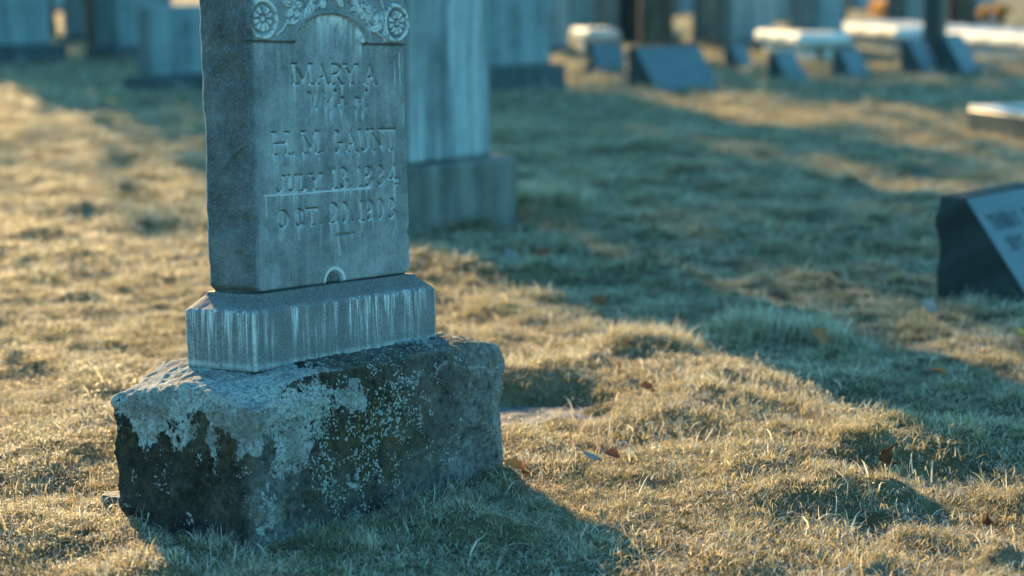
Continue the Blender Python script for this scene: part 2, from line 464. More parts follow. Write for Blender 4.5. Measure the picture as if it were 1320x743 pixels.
def base_mat():
    b = NB('lichened_sandstone'); v = b.map()
    li = b.attr('lichen'); mo = b.attr('moss'); gr = b.attr('grey'); spk = b.attr('speck')
    n1 = b.noise(v, 11, 6, .65); n2 = b.noise(v, 60, 6, .75); n3 = b.noise(v, 230, 3, .7)
    c = b.ramp(b.mix(.45, n1, n2), [(.36, (.012, .012, .010)), (.46, (.028, .026, .021)), (.56, (.060, .055, .045)), (.68, (.14, .13, .115))])
    nf0 = b.noise(v, 105, 5, .75)
    g = b.ramp(b.mix(.6, n1, n2), [(.38, (.035, .037, .035)), (.47, (.10, .103, .098)), (.57, (.19, .193, .182)), (.68, (.32, .33, .31))])
    g = b.mix(b.ramp(nf0, [(.56, 0.0), (.64, .55)]), g, (.33, .35, .34))
    g = b.mix(b.ramp(nf0, [(.36, .7), (.44, 0.0)]), g, (.02, .022, .02))
    c = b.mix(gr, c, g)
    m = b.math('MULTIPLY', mo, b.ramp(n2, [(.46, 0.0), (.56, 1.0)]))
    c = b.mix(m, c, b.mix(n3, (.055, .040, .010), (.12, .088, .022)))
    nf = b.noise(v, 130, 4, .75)
    l = b.math('ADD', li, b.math('MULTIPLY', b.math('SUBTRACT', n2, .5), 1.9))
    l = b.math('ADD', l, b.math('MULTIPLY', b.math('SUBTRACT', nf, .5), .9))
    lk = b.ramp(l, [(.50, 0.0), (.545, 1.0)])
    lc = b.ramp(n3, [(.3, (.17, .19, .185)), (.48, (.33, .36, .345)), (.72, (.54, .57, .55))])
    lc = b.mix(b.ramp(n1, [(.48, 0.0), (.6, .75)]), lc, (.17, .165, .155))
    lc = b.mix(b.ramp(nf, [(.40, .8), (.50, 0.0)]), lc, (.10, .10, .085))
    c = b.mix(lk, c, lc)
    c = b.mix(b.math('MULTIPLY', b.attr('pale'), b.ramp(nf, [(.40, .3), (.55, 1.0)])), c, (.36, .38, .37))
    vv = b.n.new('ShaderNodeVectorMath'); vv.operation = 'ADD'; b.l.new(v, vv.inputs[0])
    nn = b.n.new('ShaderNodeTexNoise'); nn.inputs['Scale'].default_value = 90; b.l.new(v, nn.inputs['Vector'])
    vm = b.n.new('ShaderNodeVectorMath'); vm.operation = 'SCALE'; vm.inputs['Scale'].default_value = .012; b.l.new(nn.outputs['Color'], vm.inputs[0]); b.l.new(vm.outputs[0], vv.inputs[1])
    vo = b.voro(vv.outputs[0], 150)
    cell = b.ramp(b.math('SUBTRACT', vo, b.math('MULTIPLY', b.noise(v, 45, 2, .5), .35)), [(.16, 1.0), (.24, 0.0)])
    sp = b.math('MULTIPLY', cell, b.ramp(b.math('ADD', spk, b.math('MULTIPLY', b.math('SUBTRACT', b.noise(v, 24, 4, .65), .5), 3.4)), [(.55, 0.0), (.60, 1.0)]))
    vo2 = b.voro(vv.outputs[0], 44)
    ros = b.math('SUBTRACT', vo2, b.math('MULTIPLY', b.math('SUBTRACT', nf, .5), .5))
    rk = b.math('MULTIPLY', b.ramp(ros, [(.22, 1.0), (.27, 0.0)]), b.ramp(b.math('ADD', b.math('MULTIPLY', spk, .6), b.math('MULTIPLY', b.math('SUBTRACT', b.noise(v, 21, 2, .6), .5), 2.6)), [(.52, 0.0), (.58, 1.0)]))
    c = b.mix(b.math('MULTIPLY', rk, .9), c, b.mix(b.ramp(ros, [(.10, 0.0), (.2, 1.0)]), (.20, .215, .20), (.42, .45, .43)))
    c = b.mix(sp, c, b.mix(nf, (.26, .28, .27), (.50, .54, .51)))
    c = b.mix(b.math('MULTIPLY', b.ramp(n3, [(.62, 0.0), (.72, 1.0)]), .5), c, (.33, .34, .32))
    h = b.math('ADD', b.math('MULTIPLY', n2, .8), b.math('MULTIPLY', n3, .35)); h = b.math('ADD', h, b.math('MULTIPLY', lk, .35)); h = b.math('ADD', h, b.math('MULTIPLY', sp, .3))
    return b.finish(c, .93, b.bump(h, 1.0, .010), .2)

def far_mat(name, base, streak=.3, rough=.8, dark=.5, ends=.55):
    b = NB(name); v = b.map()
    n1 = b.noise(v, 3.2, 6, .65); n2 = b.noise(v, 40, 4, .7); s = b.noise(b.map((14, 14, .9)), 1, 5, .6)
    lo = tuple(x*dark for x in base); hi = tuple(min(.85, x*1.35) for x in base)
    c = b.ramp(n1, [(.3, lo), (.5, base), (.72, hi)])
    c = b.mix(b.math('MULTIPLY', b.ramp(s, [(.45, 0.0), (.6, 1.0)]), streak), c, tuple(min(.9, x*1.7+.05) for x in base))
    c = b.mix(b.math('MULTIPLY', b.ramp(s, [(.3, 1.0), (.42, 0.0)]), streak), c, lo)
    c = b.mix(b.math('MULTIPLY', b.ramp(n2, [(.4, 0.0), (.7, 1.0)]), .3), c, lo)
    # end faces darkened by their normal, shade painted into the colour
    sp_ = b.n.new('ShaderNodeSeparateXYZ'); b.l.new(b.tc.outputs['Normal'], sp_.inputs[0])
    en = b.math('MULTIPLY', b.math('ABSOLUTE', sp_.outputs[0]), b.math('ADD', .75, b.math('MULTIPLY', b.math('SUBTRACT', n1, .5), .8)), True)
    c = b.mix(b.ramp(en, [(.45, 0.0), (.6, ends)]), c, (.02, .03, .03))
    return b.finish(c, rough, b.bump(b.mix(.5, n1, n2), .4, .01), .35)

# ------------------------------------------------------------------ carved lettering as a height map
TW, TD, TH = .4815, .1322, .80
NXT, NZT = 300, 500                      # lattice over the front of the tablet
GXT = np.linspace(-TW/2, TW/2, NXT+1); GZT = np.linspace(0, TH, NZT+1)
TX, TZ = np.meshgrid(GXT, GZT, indexing='ij')

def arc(cx, cy, rx, ry, a0, a1, n=14):
    return [(cx+rx*math.cos(R(a)), cy+ry*math.sin(R(a))) for a in np.linspace(a0, a1, n)]
def sf(x, y, w=.12): return [(x-w, y), (x+w, y)]
GL = {
 'M': [[(.12, 0), (.12, 1), (.5, .12), (.88, 1), (.88, 0)], sf(.12, 0, .12), sf(.88, 0, .12), sf(.1, 1, .1), sf(.9, 1, .1)],
 'A': [[(.1, 0), (.5, 1), (.9, 0)], [(.26, .34), (.74, .34)], sf(.1, 0), sf(.9, 0)],
 'R': [[(.2, 0), (.2, 1), (.55, 1)] + arc(.55, .75, .28, .25, 80, -90) + [(.2, .5)], [(.5, .5), (.88, 0)], sf(.2, 0), sf(.88, 0, .1)],
 'Y': [[(.08, 1), (.5, .48), (.92, 1)], [(.5, .48), (.5, 0)], sf(.5, 0), sf(.1, 1, .12), sf(.9, 1, .12)],
 'H': [[(.15, 0), (.15, 1)], [(.85, 0), (.85, 1)], [(.15, .5), (.85, .5)], sf(.15, 0), sf(.85, 0), sf(.15, 1), sf(.85, 1)],
 'G': [arc(.5, .5, .38, .5, 50, 300, 20) + [(.85, .15), (.85, .42)], [(.58, .42), (.98, .42)]],
 'U': [[(.15, 1), (.15, .3)] + arc(.5, .28, .35, .28, 180, 360) + [(.85, 1)], sf(.12, 1, .10), sf(.88, 1, .10)],
 'N': [[(.12, 0), (.12, 1), (.88, 0), (.88, 1)], sf(.12, 0), sf(.12, 1), sf(.88, 1)],
 'T': [[(.02, .99), (.98, .99)], [(.5, 1), (.5, 0)], sf(.5, 0), [(.04, 1), (.04, .86)], [(.96, 1), (.96, .86)]],
 'J': [[(.7, 1), (.7, .25)] + arc(.42, .24, .28, .24, 0, -170), sf(.7, 1)],
 'L': [[(.2, 1), (.2, 0), (.9, 0), (.9, .18)], sf(.2, 1)],
 'O': [arc(.5, .5, .38, .5, 0, 360, 26)],
 'C': [arc(.5, .5, .38, .5, 45, 315, 22), [(.8, .68), (.8, .9)]],
 '1': [[(.5, 0), (.5, 1), (.3, .84)], sf(.5, 0, .3)],
 '8': [arc(.5, .75, .3, .25, 0, 360, 18), arc(.5, .25, .36, .25, 0, 360, 20)],
 '3': [arc(.48, .75, .32, .25, 160, -90, 16) + arc(.48, .26, .38, .26, 90, -160, 18)],
 '4': [[(.75, 0), (.75, 1), (.08, .3), (.98, .3)], sf(.75, 0, .14)],
 '2': [arc(.5, .72, .34, .28, 165, -35, 14) + [(.12, .02), (.9, .02), (.9, .16)]],
 '0': [arc(.5, .5, .34, .5, 0, 360, 26)],
 '9': [arc(.5, .7, .32, .3, 0, 360, 18), [(.82, .7)] + arc(.48, .32, .34, .32, 0, -140, 12)],
 '.': [[(.5, .03), (.52, .05)]], ',': [[(.55, .06), (.4, -.12)]],
 'w_W': [arc(.12, .8, .12, .16, 200, 20, 8) + [(.2, .1), (.3, .02), (.5, .7), (.55, .95), (.5, .3), (.58, .03), (.8, .4), (1, 1)]],
 'w_i': [[(.3, .6), (.3, .1), (.5, 0), (.9, .4)], [(.4, .85), (.42, .88)]],
 'w_f': [[(.0, .3), (.5, .75), (.9, 1), (.7, 1.08), (.45, .7), (.3, -.4), (.12, -.5), (.2, -.15), (.8, .2)]],
 'w_e': [[(.05, .25), (.6, .4), (.75, .62), (.45, .68), (.25, .35), (.4, .03), (.95, .3)]],
 'w_o': [arc(.45, .33, .34, .33, 60, 420, 18) + [(.95, .62)]],
}
def stroke_dist(D, pts, aspect_x, x0, z0, w, h):
    P = [(x0+px*w, z0+py*h) for px, py in pts]
    for (ax, az), (bx, bz) in zip(P[:-1], P[1:]):
        i0 = np.searchsorted(GXT, min(ax, bx)-.012); i1 = np.searchsorted(GXT, max(ax, bx)+.012)
        j0 = np.searchsorted(GZT, min(az, bz)-.012); j1 = np.searchsorted(GZT, max(az, bz)+.012)
        X, Zz = TX[i0:i1, j0:j1], TZ[i0:i1, j0:j1]
        dx, dz = bx-ax, bz-az; L = dx*dx+dz*dz+1e-12
        t = np.clip(((X-ax)*dx+(Zz-az)*dz)/L, 0, 1)
        d = np.hypot(X-ax-t*dx, Zz-az-t*dz)
        D[i0:i1, j0:j1] = np.minimum(D[i0:i1, j0:j1], d)

# tablet plane: photo measurements turned into metres on the stone's own face
def txz(px, py):
    # bilinear fit of measured points (x across the face, z up the face)
    t = (381-py)
    x_l = 330 - .0215*t - 0.0 ; x_r = 535 - .034*t
    s = (px-x_l)/(x_r-x_l)
    s = s + .045*s*(1-s)          # the far side is foreshortened
    z = (t - (.145 - .00040*t)*0)/1000
    return s, z
def place(ch, px0, px1, zb, zt_, D, key=None):
    f = lambda px, zz: -.2407 + .4814*sx_of(px, zz)
    x0, x1 = f(px0, zb), f(px1, zb)
    for st in GL[key or ch]: stroke_dist(D, st, 1, x0, zb, x1-x0, zt_-zb)
def sx_of(px, z):
    # left and right edge of the face in the photo at height z, with perspective along the face
    xl = 330 - 10.2*z; xr = 535 - 24.5*z if z < .1 else 532.5 - 24*z
    s = (px-xl)/(xr-xl); k = 1.142   # ratio of the depths of far and near edge
    return s*k/(1+s*(k-1)) if True else s
LD = np.full(TX.shape, 1.0); LDS = np.full(TX.shape, 1.0)
def word(items, zb, zt_):
    for it in items:
        place(it[0], it[1], it[2], zb, zt_, LDS if len(it) > 3 else LD, it[3] if len(it) > 3 else None)
word([('M', 373, 397), ('A', 400, 416), ('R', 417, 434), ('Y', 435, 454), ('A', 463, 480)], .402, .441)
word([('W', 390, 409, 'w_W'), ('i', 409, 415, 'w_i'), ('f', 415, 427, 'w_f'), ('e', 427, 438, 'w_e'), ('o', 447, 457, 'w_o'), ('f', 457, 469, 'w_f')], .350, .388)
word([('H', 349, 370), ('.', 371, 374), ('M', 383, 404), ('.', 405, 408), ('G', 420, 433), ('A', 438, 453), ('U', 455, 470), ('N', 473, 490), ('T', 491, 510)], .265, .308)
word([('J', 354, 366), ('U', 367, 378), ('L', 380, 389), ('Y', 392, 407)], .192, .223)
word([('1', 418, 428), ('3', 429, 441), (',', 442, 446), ('1', 451, 460), ('8', 462, 475), ('3', 480, 492), ('4', 495, 511)], .192, .232)
word([('O', 355, 369), ('C', 374, 386), ('T', 388, 402), ('.', 402, 406)], .122, .155)
word([('2', 415, 428), ('0', 430, 442), ('.', 443, 447), ('1', 454, 463), ('9', 465, 475), ('0', 480, 491), ('3', 496, 508)], .122, .162)
LD2 = np.full(TX.shape, 1.0)
stroke_dist(LD2, [(sx_of(425, .1)*.4814-.2407, .098), (sx_of(450, .1)*.4814-.2407, .0985)], 1, 0, 0, 1, 1)
LETTER = np.maximum(1-sstep(.0017, .0038, LD), 1-sstep(.0011, .0028, LDS))
DASH = 1-sstep(.0010, .003, LD2)

def relief():
    """outward offset of the front face, metres"""
    H = np.zeros(TX.shape)
    ornament = TZ > .486
    acx, arx, arz = -.006, .098, .052
    inarch = (((TX-acx)/arx)**2 + ((TZ-.486)/arz)**2 < 1)
    e = ((np.sqrt(((TX-acx)/arx)**2 + ((TZ-.486)/arz)**2))-1)*.06
    k_arch = sstep(-.003, .003, e)                       # 0 inside arch
    k_led = sstep(.4835, .4875, TZ)
    raised = k_led*k_arch
    H += -.007*(1-raised)
    # a roll moulding round the arch
    H += .0035*np.exp(-((e-.008)/.004)**2)*k_led
    # background of the ornament is stippled and sunk
    fl = np.zeros(TX.shape)
    def blob(m): nonlocal fl; fl = np.maximum(fl, m)
    def ros(cx, cz, r):
        d = np.hypot(TX-cx, TZ-cz); a = np.arctan2(TZ-cz, TX-cx)
        pet = np.abs(np.cos(a*4.5 if False else a*5))
        prof = sstep(.25, .62, np.abs(np.sin(a*5)))*sstep(r*.18, r*.30, d)*(1-sstep(r*.60, r*.66, d))
        blob(prof); blob(.9*(1-sstep(r*.12, r*.17, d)))
        blob(1.0*sstep(r*.76, r*.82, d)*(1-sstep(r*.98, r*1.05, d)))
    def leaf(cx, cz, L, w, ang):
        c, s = math.cos(ang), math.sin(ang); u = (TX-cx)*c+(TZ-cz)*s; v = -(TX-cx)*s+(TZ-cz)*c
        t = u/L; ww = w*np.sqrt(np.clip(1-(2*t-1)**2, 0, 1))*(1.1-.5*t)
        m = np.where((t > 0) & (t < 1), 1-sstep(ww*.65, ww*1.02+1e-6, np.abs(v)), 0)
        m = m*(1-.75*np.exp(-(v/.0011)**2)*sstep(.05, .3, t)*(t < .9))
        blob(m)
    def flower(cx, cz, r, n, rot=0.0):
        for k in range(n):
            a = rot+2*math.pi*k/n
            leaf(cx+.25*r*math.cos(a), cz+.25*r*math.sin(a), r*.85, r*2.0/n, a)
        d = np.hypot(TX-cx, TZ-cz); blob(1-sstep(r*.18, r*.26, d))
    def stem(pts, w=.003):
        D = np.full(TX.shape, 1.0); stroke_dist(D, pts, 1, 0, 0, 1, 1); blob(.8*(1-sstep(w*.5, w, D)))
    ros(-.203, .527, .040); ros(.195, .529, .040)
    for (cx, cz, r, n, ro) in ((-.118, .552, .024, 5, .3), (-.085, .585, .020, 5, 0), (-.030, .590, .022, 4, .6), (.075, .560, .024, 7, 0), (.105, .548, .022, 9, .3), (.045, .592, .022, 6, .4), (.13, .595, .02, 5, .1)):
        flower(cx, cz, r, n, ro)
    for (cx, cz, L, w, a) in ((-.125, .520, .040, .011, .55), (-.115, .512, .030, .010, -1.1), (-.09, .522, .030, .011, -1.2), (-.085, .53, .035, .012, 1.1), (-.062, .548, .036, .012, 1.5), (-.035, .552, .03, .011, 1.2),
                              (.11, .512, .038, .010, .15), (.095, .520, .03, .010, -.9), (.128, .540, .032, .009, -1.35), (.145, .515, .036, .009, 1.5), (.155, .505, .03, .008, -.8), (.025, .556, .03, .011, 1.9), (.01, .57, .03, .01, 1.2), (.09, .534, .03, .01, 2.3), (.12, .525, .028, .009, .9)):
        leaf(cx, cz, L, w, a)
    stem([(-.165, .497), (-.145, .508), (-.130, .528), (-.128, .55)]); stem([(-.13, .52), (-.1, .526), (-.07, .54), (-.02, .572), (.04, .575)])
    stem([(.165, .495), (.14, .505), (.11, .52), (.09, .545), (.06, .575)]); stem([(.155, .50), (.16, .54), (.15, .58)])
    # the upper field, above the frame: more leaves and a plain shield
    for k in range(26):
        a = random.uniform(0, 6.28); leaf(random.uniform(-.2, .2), random.uniform(.61, .70), .04, .012, a)
    orn = raised*sstep(.486, .490, TZ)*(1-np.exp(-((e-.008)/.006)**2))*(1-sstep(.74, .75, TZ))
    H += orn*(-.0045 + .0075*fl + (fbm(TX*260, TZ*260, 90, 2)-.5)*.0012)
    # letters, dash, scratch, and the small broken spall at the foot
    H += -.0065*LETTER - .004*DASH
    sp = np.hypot((TX+.006), (TZ-.0)*1.0)
    H += -.006*(1-sstep(.024, .029, sp))
    # worn, uneven dressing of the face
    H += (fbm(TX*18, TZ*18, 5, 3)-.5)*.0022 + (fbm(TX*90, TZ*90, 6, 2)-.5)*.0010
    return H, fl*orn, sp, inarch, e

def build_tablet(parent, z_off):
    H, fl, sp, inarch, e = relief()
    n = TX.shape
    # outline: ears at the top, narrower body, rounded worn foot, domed head
    z = TZ[0]
    def hw(zz):
        ear = .012*np.exp(-((zz-.535)/.040)**4) + .010*np.exp(-((zz-.66)/.05)**4)
        body = .2400 + .0045*sstep(.30, .02, zz)
        foot = -.014*(1-sstep(0, .022, zz))**2
        head = -.16*sstep(.66, TH, zz)**2
        return body+ear+foot+head
    nr_ = lambda s: (fbm(z*22, z*0+s, 31+s, 3)-.5)*.006 - .010*np.exp(-((z-.09)/.012)**2)*(1 if s else 0) - .006*np.exp(-((z-.30)/.01)**2)*s
    left = -(hw(z)-.011*np.exp(-((z-.535)/.040)**4)+nr_(0)); right = hw(z)+nr_(1)
    S = (TX/TW+.5)
    X = left[None, :]*(1-S)+right[None, :]*S
    Hs = H*1.0
    m = np.minimum(S, 1-S)*TW
    edge_round = -.006*np.clip(1-m/.006, 0, 1)**2 - .010*np.clip(1-TZ/.006, 0, 1)**2
    Yf = -TD/2 - Hs - edge_round
    front = np.stack([X, Yf, TZ], -1)
    # back face, coarser detail
    rb = (fbm(TX*25, TZ*25, 9, 3)-.5)*.006
    back = np.stack([X, TD/2+rb-.010*np.clip(1-m/.012, 0, 1)**2+.010*TZ, TZ], -1)
    nx, nz = NXT, NZT
    idf = np.arange((nx+1)*(nz+1)).reshape(nx+1, nz+1); off = idf.size
    V = [front.reshape(-1, 3), back.reshape(-1, 3)]
    q = lambda a: np.stack([a[:-1, :-1], a[1:, :-1], a[1:, 1:], a[:-1, 1:]], -1).reshape(-1, 4)
    Fs = [q(idf), q(idf+off)[:, ::-1]]
    stain_f = None
    cnt = 2*off
    ND = 44
    def strip(fr, bk, seed, amp, flip, va):
        nonlocal cnt
        L = len(fr); t = np.linspace(0, 1, ND+1)[1:-1]
        fc, bc = V[0][fr], V[1][bk-off]
        G = fc[:, None, :]*(1-t)[None, :, None]+bc[:, None, :]*t[None, :, None]
        a, b_ = va[:, None]+0*t[None, :], 0*va[:, None]+t[None, :]*TD
        dsp = (fbm(a*14, b_*14, seed, 4, .6)-.5)*amp + (vnoise(a*70, b_*70, seed+5)-.5)*.0016
        # ledges of the bedding
        dsp += .0016*np.sign(np.sin(a*38+b_*20+6*fbm(a*6, b_*6, seed+9, 2)))*sstep(.45, .6, fbm(a*8, b_*8, seed+3, 2))
        fade = np.minimum(1, np.minimum(t, 1-t)*12)[None, :]
        return G, dsp*fade
    # sides
    G, d = strip(idf[0, :], idf[0, :]+off, 61, .009, False, z); G[..., 0] -= d
    side_ids = np.concatenate([idf[0, :][:, None], (cnt+np.arange(G.shape[0]*G.shape[1])).reshape(G.shape[:2]), (idf[0, :]+off)[:, None]], 1)
    V.append(G.reshape(-1, 3)); cnt += G.shape[0]*G.shape[1]; Fs.append(q(side_ids))
    G, d = strip(idf[-1, :], idf[-1, :]+off, 71, .009, False, z); G[..., 0] += d
    side_ids = np.concatenate([idf[-1, :][:, None], (cnt+np.arange(G.shape[0]*G.shape[1])).reshape(G.shape[:2]), (idf[-1, :]+off)[:, None]], 1)
    V.append(G.reshape(-1, 3)); cnt += G.shape[0]*G.shape[1]; Fs.append(q(side_ids)[:, ::-1])
    for row, flip, sg in ((0, True, -1), (nz, False, 1)):
        G, d = strip(idf[:, row], idf[:, row]+off, 81+row, .004, False, GXT); G[..., 2] += d*sg*.3
        ids = np.concatenate([idf[:, row][:, None], (cnt+np.arange(G.shape[0]*G.shape[1])).reshape(G.shape[:2]), (idf[:, row]+off)[:, None]], 1)
        V.append(G.reshape(-1, 3)); cnt += G.shape[0]*G.shape[1]; f = q(ids); Fs.append(f[:, ::-1] if flip else f)
    V = np.concatenate(V); Fq = np.concatenate(Fs)
    # --- pale drips that run down from the carving
    r = np.random.default_rng(4)
    src = np.maximum(LETTER*.62, DASH*.4)
    low = np.zeros_like(src)                               # the lit lower lip of the letters
    low[:, :-2] = np.clip(LETTER[:, 2:]-LETTER[:, :-2], 0, 1)
    colr = fbm(GXT*210, GXT*0, 13, 2); Lc = .010+.055*np.clip(colr-.35, 0, 1)**1.3*2.2
    archsrc = (np.abs(e) < .0022)*(TZ > .488)*sstep(.35, .55, fbm(TX*60, TZ*0+3, 19, 2))
    acc = np.zeros(nx+1); acc2 = np.zeros(nx+1); stn = np.zeros_like(src)
    dz = TH/nz
    for j in range(nz, -1, -1):
        acc = np.maximum(acc*np.exp(-dz/Lc), src[:, j]*(.35+.9*colr)); acc2 = np.maximum(acc2*np.exp(-dz/(.018+.03*vnoise(GXT*160, GXT*0+2, 5))), archsrc[:, j])
        wob = int(round(1.2*math.sin(j*.11)+.8*math.sin(j*.047)))
        stn[:, j] = np.maximum(np.roll(acc, wob)*.85, np.roll(acc2, wob)*.95)
    k = np.array([.25, .5, .25])
    sm = stn.copy(); sm[1:-1] = .25*stn[:-2]+.5*stn[1:-1]+.25*stn[2:]
    spots = sstep(.30, .60, fbm(TX*110, TZ*45, 23, 3))
    stain = np.clip(sm*1.2-.16, 0, 1)*(.30+.70*spots)
    stain = np.maximum(stain, .75*fl*sstep(.15, .6, fbm(TX*130, TZ*130, 29, 2)))
    ring = np.exp(-((sp-.031)/.0035)**2)*(TZ > .0); stain = np.maximum(stain, .85*ring)
    D = np.full(TX.shape, 1.0)
    f = lambda px, zz: -.2407+.4814*sx_of(px, zz)
    stroke_dist(D, [(f(341, .19), .1875), (f(390, .19), .187), (f(432, .19), .1885), (f(470, .19), .188)], 1, 0, 0, 1, 1)
    stain = np.maximum(stain, .7*(1-sstep(.0008, .0022, D)))
    for cx_, z0_, z1_ in ((f(329, .05)+.012, .02, .11), (.222, .40, .47), (.205, .40, .45), (-.2, .10, .2), (f(430, .05), .055, .095)):
        stain = np.maximum(stain, .55*np.exp(-((TX-cx_)/.0018)**2)*(TZ > z0_)*(TZ < z1_)*spots)
    # painted shade under the top lip of the cuts, along the ledge and in grooves
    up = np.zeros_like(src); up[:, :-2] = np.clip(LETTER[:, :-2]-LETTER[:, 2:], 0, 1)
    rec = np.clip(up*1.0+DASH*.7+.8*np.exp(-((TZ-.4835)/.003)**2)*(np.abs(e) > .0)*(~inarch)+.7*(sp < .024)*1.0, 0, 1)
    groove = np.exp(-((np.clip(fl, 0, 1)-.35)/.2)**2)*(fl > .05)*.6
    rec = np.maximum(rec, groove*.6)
    stain = np.maximum(stain, .92*LETTER)
    stain = stain*(1-.95*np.clip(up*1.3, 0, 1))
    nall = len(V); st = np.zeros(nall); rc = np.zeros(nall); sd = np.zeros(nall)
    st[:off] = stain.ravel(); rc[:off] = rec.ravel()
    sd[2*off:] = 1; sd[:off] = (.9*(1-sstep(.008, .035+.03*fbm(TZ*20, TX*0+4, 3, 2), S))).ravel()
    o = mesh_np('tablet', V, Fq, tablet_mat(), parent, True, {'stain': st, 'recess_shade': rc, 'side': sd})
    o.location = (0, 0, z_off)
    return o

def main_gravestone():
    root = empty('gravestone', (ST['px'], ST['py'], 0), 'tall carved grey gravestone leaning on a thick lichen-covered base, nearest the viewer', 'gravestone')
    M = Matrix.Rotation(ST['yaw'], 4, 'Z') @ Matrix.Rotation(ST['lx'], 4, 'X') @ Matrix.Rotation(ST['ly'], 4, 'Y')
    root.rotation_euler = M.to_euler()
    # --- rough base block
    W, D, H, bury = .782, .380, .2953, .10
    v, f, n = roundbox(W, D, H+bury, .0030, .011, .8, 3)
    z = v[:, 2]-bury
    x, y = v[:, 0], v[:, 1]
    a = x/(W/2); c = y/(D/2)
    topw = sstep(H-.14, H, z)
    # the domed, weathered top falls away to the edges, most at the left end
    drop = .048*sstep(-.62, -1.0, a)*(.4+.6*np.abs(c)) + .016*sstep(.72, 1.0, a) + .010*sstep(.55, 1.0, np.abs(c))
    drop = drop*(1 - .0*a) + .006*(fbm(x*14, y*14, 8, 3)-.5)
    z = z - drop*topw
    edge_in = sstep(H-.05, H, z+.02)*.010
    v[:, 1] -= np.sign(c)*edge_in*sstep(.85, 1, np.abs(c)); v[:, 0] -= np.sign(a)*edge_in*sstep(.93, 1, np.abs(a))
    # quarry-rough faces, a spalled right-hand arris
    u = x*1.0+y*1.7
    d = (fbm(u*7+3, z*7, 15, 4, .55)-.5)*.038 + (fbm(u*40, z*40+y*20, 16, 4, .65)-.5)*.011 + (vnoise(u*150, z*150+y*90, 18)-.5)*.0024
    d += ((fbm(x*9, y*9, 25, 3)-.5)*.014 + (fbm(x*60, y*60, 26, 3, .65)-.5)*.010)*topw
    v[:, 0] += n[:, 0]*d; v[:, 1] += n[:, 1]*d; z = z + n[:, 2]*d*.7
    # chips out of the near and right edges
    front = sstep(-.80, -.97, c); left = sstep(-.94, -.985, a); right = sstep(.93, .98, a)
    ch = np.exp(-((z-.14)/.05)**2)*sstep(.93, 1.0, a)*.012 + sstep(.95, 1, a)*.006
    v[:, 0] -= ch
    v[:, 2] = z
    # --- growth on it
    fx = (x+W/2)          # along the front face, 0 at the near arris
    fy = (y+D/2)          # along the left face, 0 at the near arris
    wx = (fbm(u*16, z*16, 33, 4, .6)-.5); wz = (fbm(u*16+40, z*16, 34, 4, .6)-.5)
    def bl(uu, cu, cz, su, sz): return np.exp(-(((uu-cu+wx*.07)/su)**2+((z-cz+wz*.07)/sz)**2)**1.4)
    topn = sstep(.3, .8, n[:, 2])
    li = np.zeros(len(v))
    F_, L_ = front*(1-topn), left*(1-topn)
    # left face: band along the top edge with a few tongues
    band = sstep(H-.125, H-.085, z+wz*.07+.035*np.sin(fy*24+1.0))
    L_l = np.maximum.reduce([band, bl(fy, .19, .19, .045, .045), bl(fy, .10, .17, .018, .06)*.8, bl(fy, .03, .20, .05, .05)*.7, bl(fy, .33, .21, .03, .03)])
    li = np.maximum(li, L_l*sstep(-.90, -.97, a))
    F_l = np.maximum.reduce([bl(fx, .11, .235, .15, .065), bl(fx, .11, .165, .08, .06), bl(fx, .02, .235, .06, .05), bl(fx, .06, .12, .022, .03)*.9, bl(fx, .28, .23, .07, .045)*.95,
                             bl(fx, .03, .03, .03, .07)*.8, bl(fx, .20, .05, .03, .03)*.7, bl(fx, .28, .06, .02, .04)*.7, bl(fx, .33, .13, .02, .02)*.6, bl(fx, .62, .24, .05, .02)*.65])
    li = np.maximum(li, F_l*front)
    topl = np.maximum.reduce([sstep(.12, -.02, (a+.5))*1.0, np.exp(-((fx-.16)/.12)**2)*sstep(-.3, -.8, c), np.exp(-((fx-.60)/.09)**2-((c+.55)/.35)**2)*.8])
    li = np.maximum(li, topl*sstep(.35, .8, n[:, 2]))
    li = li*.85
    spk = np.clip(np.maximum(1.0*front*np.exp(-((fx-.38)/.17)**2-((z-.18)/.09)**2), .55*front*np.exp(-((fx-.30)/.38)**2)), 0, 1) + .22*left
    spk = np.maximum(spk, .5*topn*(a > -.3))
    moss = np.clip(.9*front*np.exp(-((fx-.34)/.22)**2-((z-.15)/.13)**2)+.6*L_*sstep(.10, .18, z)+.4*topn, 0, 1)*.9
    grey = np.clip(front*sstep(.55, .72, fx+wx*.12)*.95 + right*.9 + topn*.55*(a > -.4) + front*sstep(.30, .55, fx+wx*.3)*.45 + front*(.8*np.exp(-((fx-.04)/.07)**2)) + .35*front*sstep(.12, .04, z), 0, 1)
    # the pale arris at the right end
    grey = np.maximum(grey, .9*sstep(W-.045+.012*np.sin(z.clip(0)*30).mean(), W-.030, fx+wx*.02)*front)
    lz = H-.050-.012*np.sin(fx*28)-.006*np.sin(fx*61)+wz*.02
    pale = np.exp(-((z-lz-wz*.02)/.0035)**2)*sstep(.40, .46, fx)*.7*sstep(.3, .6, fbm(fx*30, z*30, 66, 2))*sstep(W-.02, W-.05, fx)*front
    ax_ = W-.040+.010*np.sin(z*34)+wx*.03
    pale = np.maximum(pale, sstep(ax_-.008, ax_+.002, fx)*front*.35)
    pale = np.maximum(pale, .15*right)
    v[:, 1] -= .0018*np.clip(li-.4, 0, 1)*front
    bo = mesh_np('base_block', v, f, base_mat(), root, True, {'lichen': li, 'moss': moss, 'grey': grey, 'speck': spk, 'pale': pale})
    # --- plinth with washed top
    pw, pd, ph, pc = .5631, .1827, .1122, .0283
    v, f, n = roundbox(pw, pd, ph+pc+.006, .0028, .0028, .5, 5)
    z = v[:, 2]; t = np.clip((z-ph)/pc, 0, 1)
    ins_x, ins_y = (pw-TW)/2-.004, (pd-TD)/2-.003
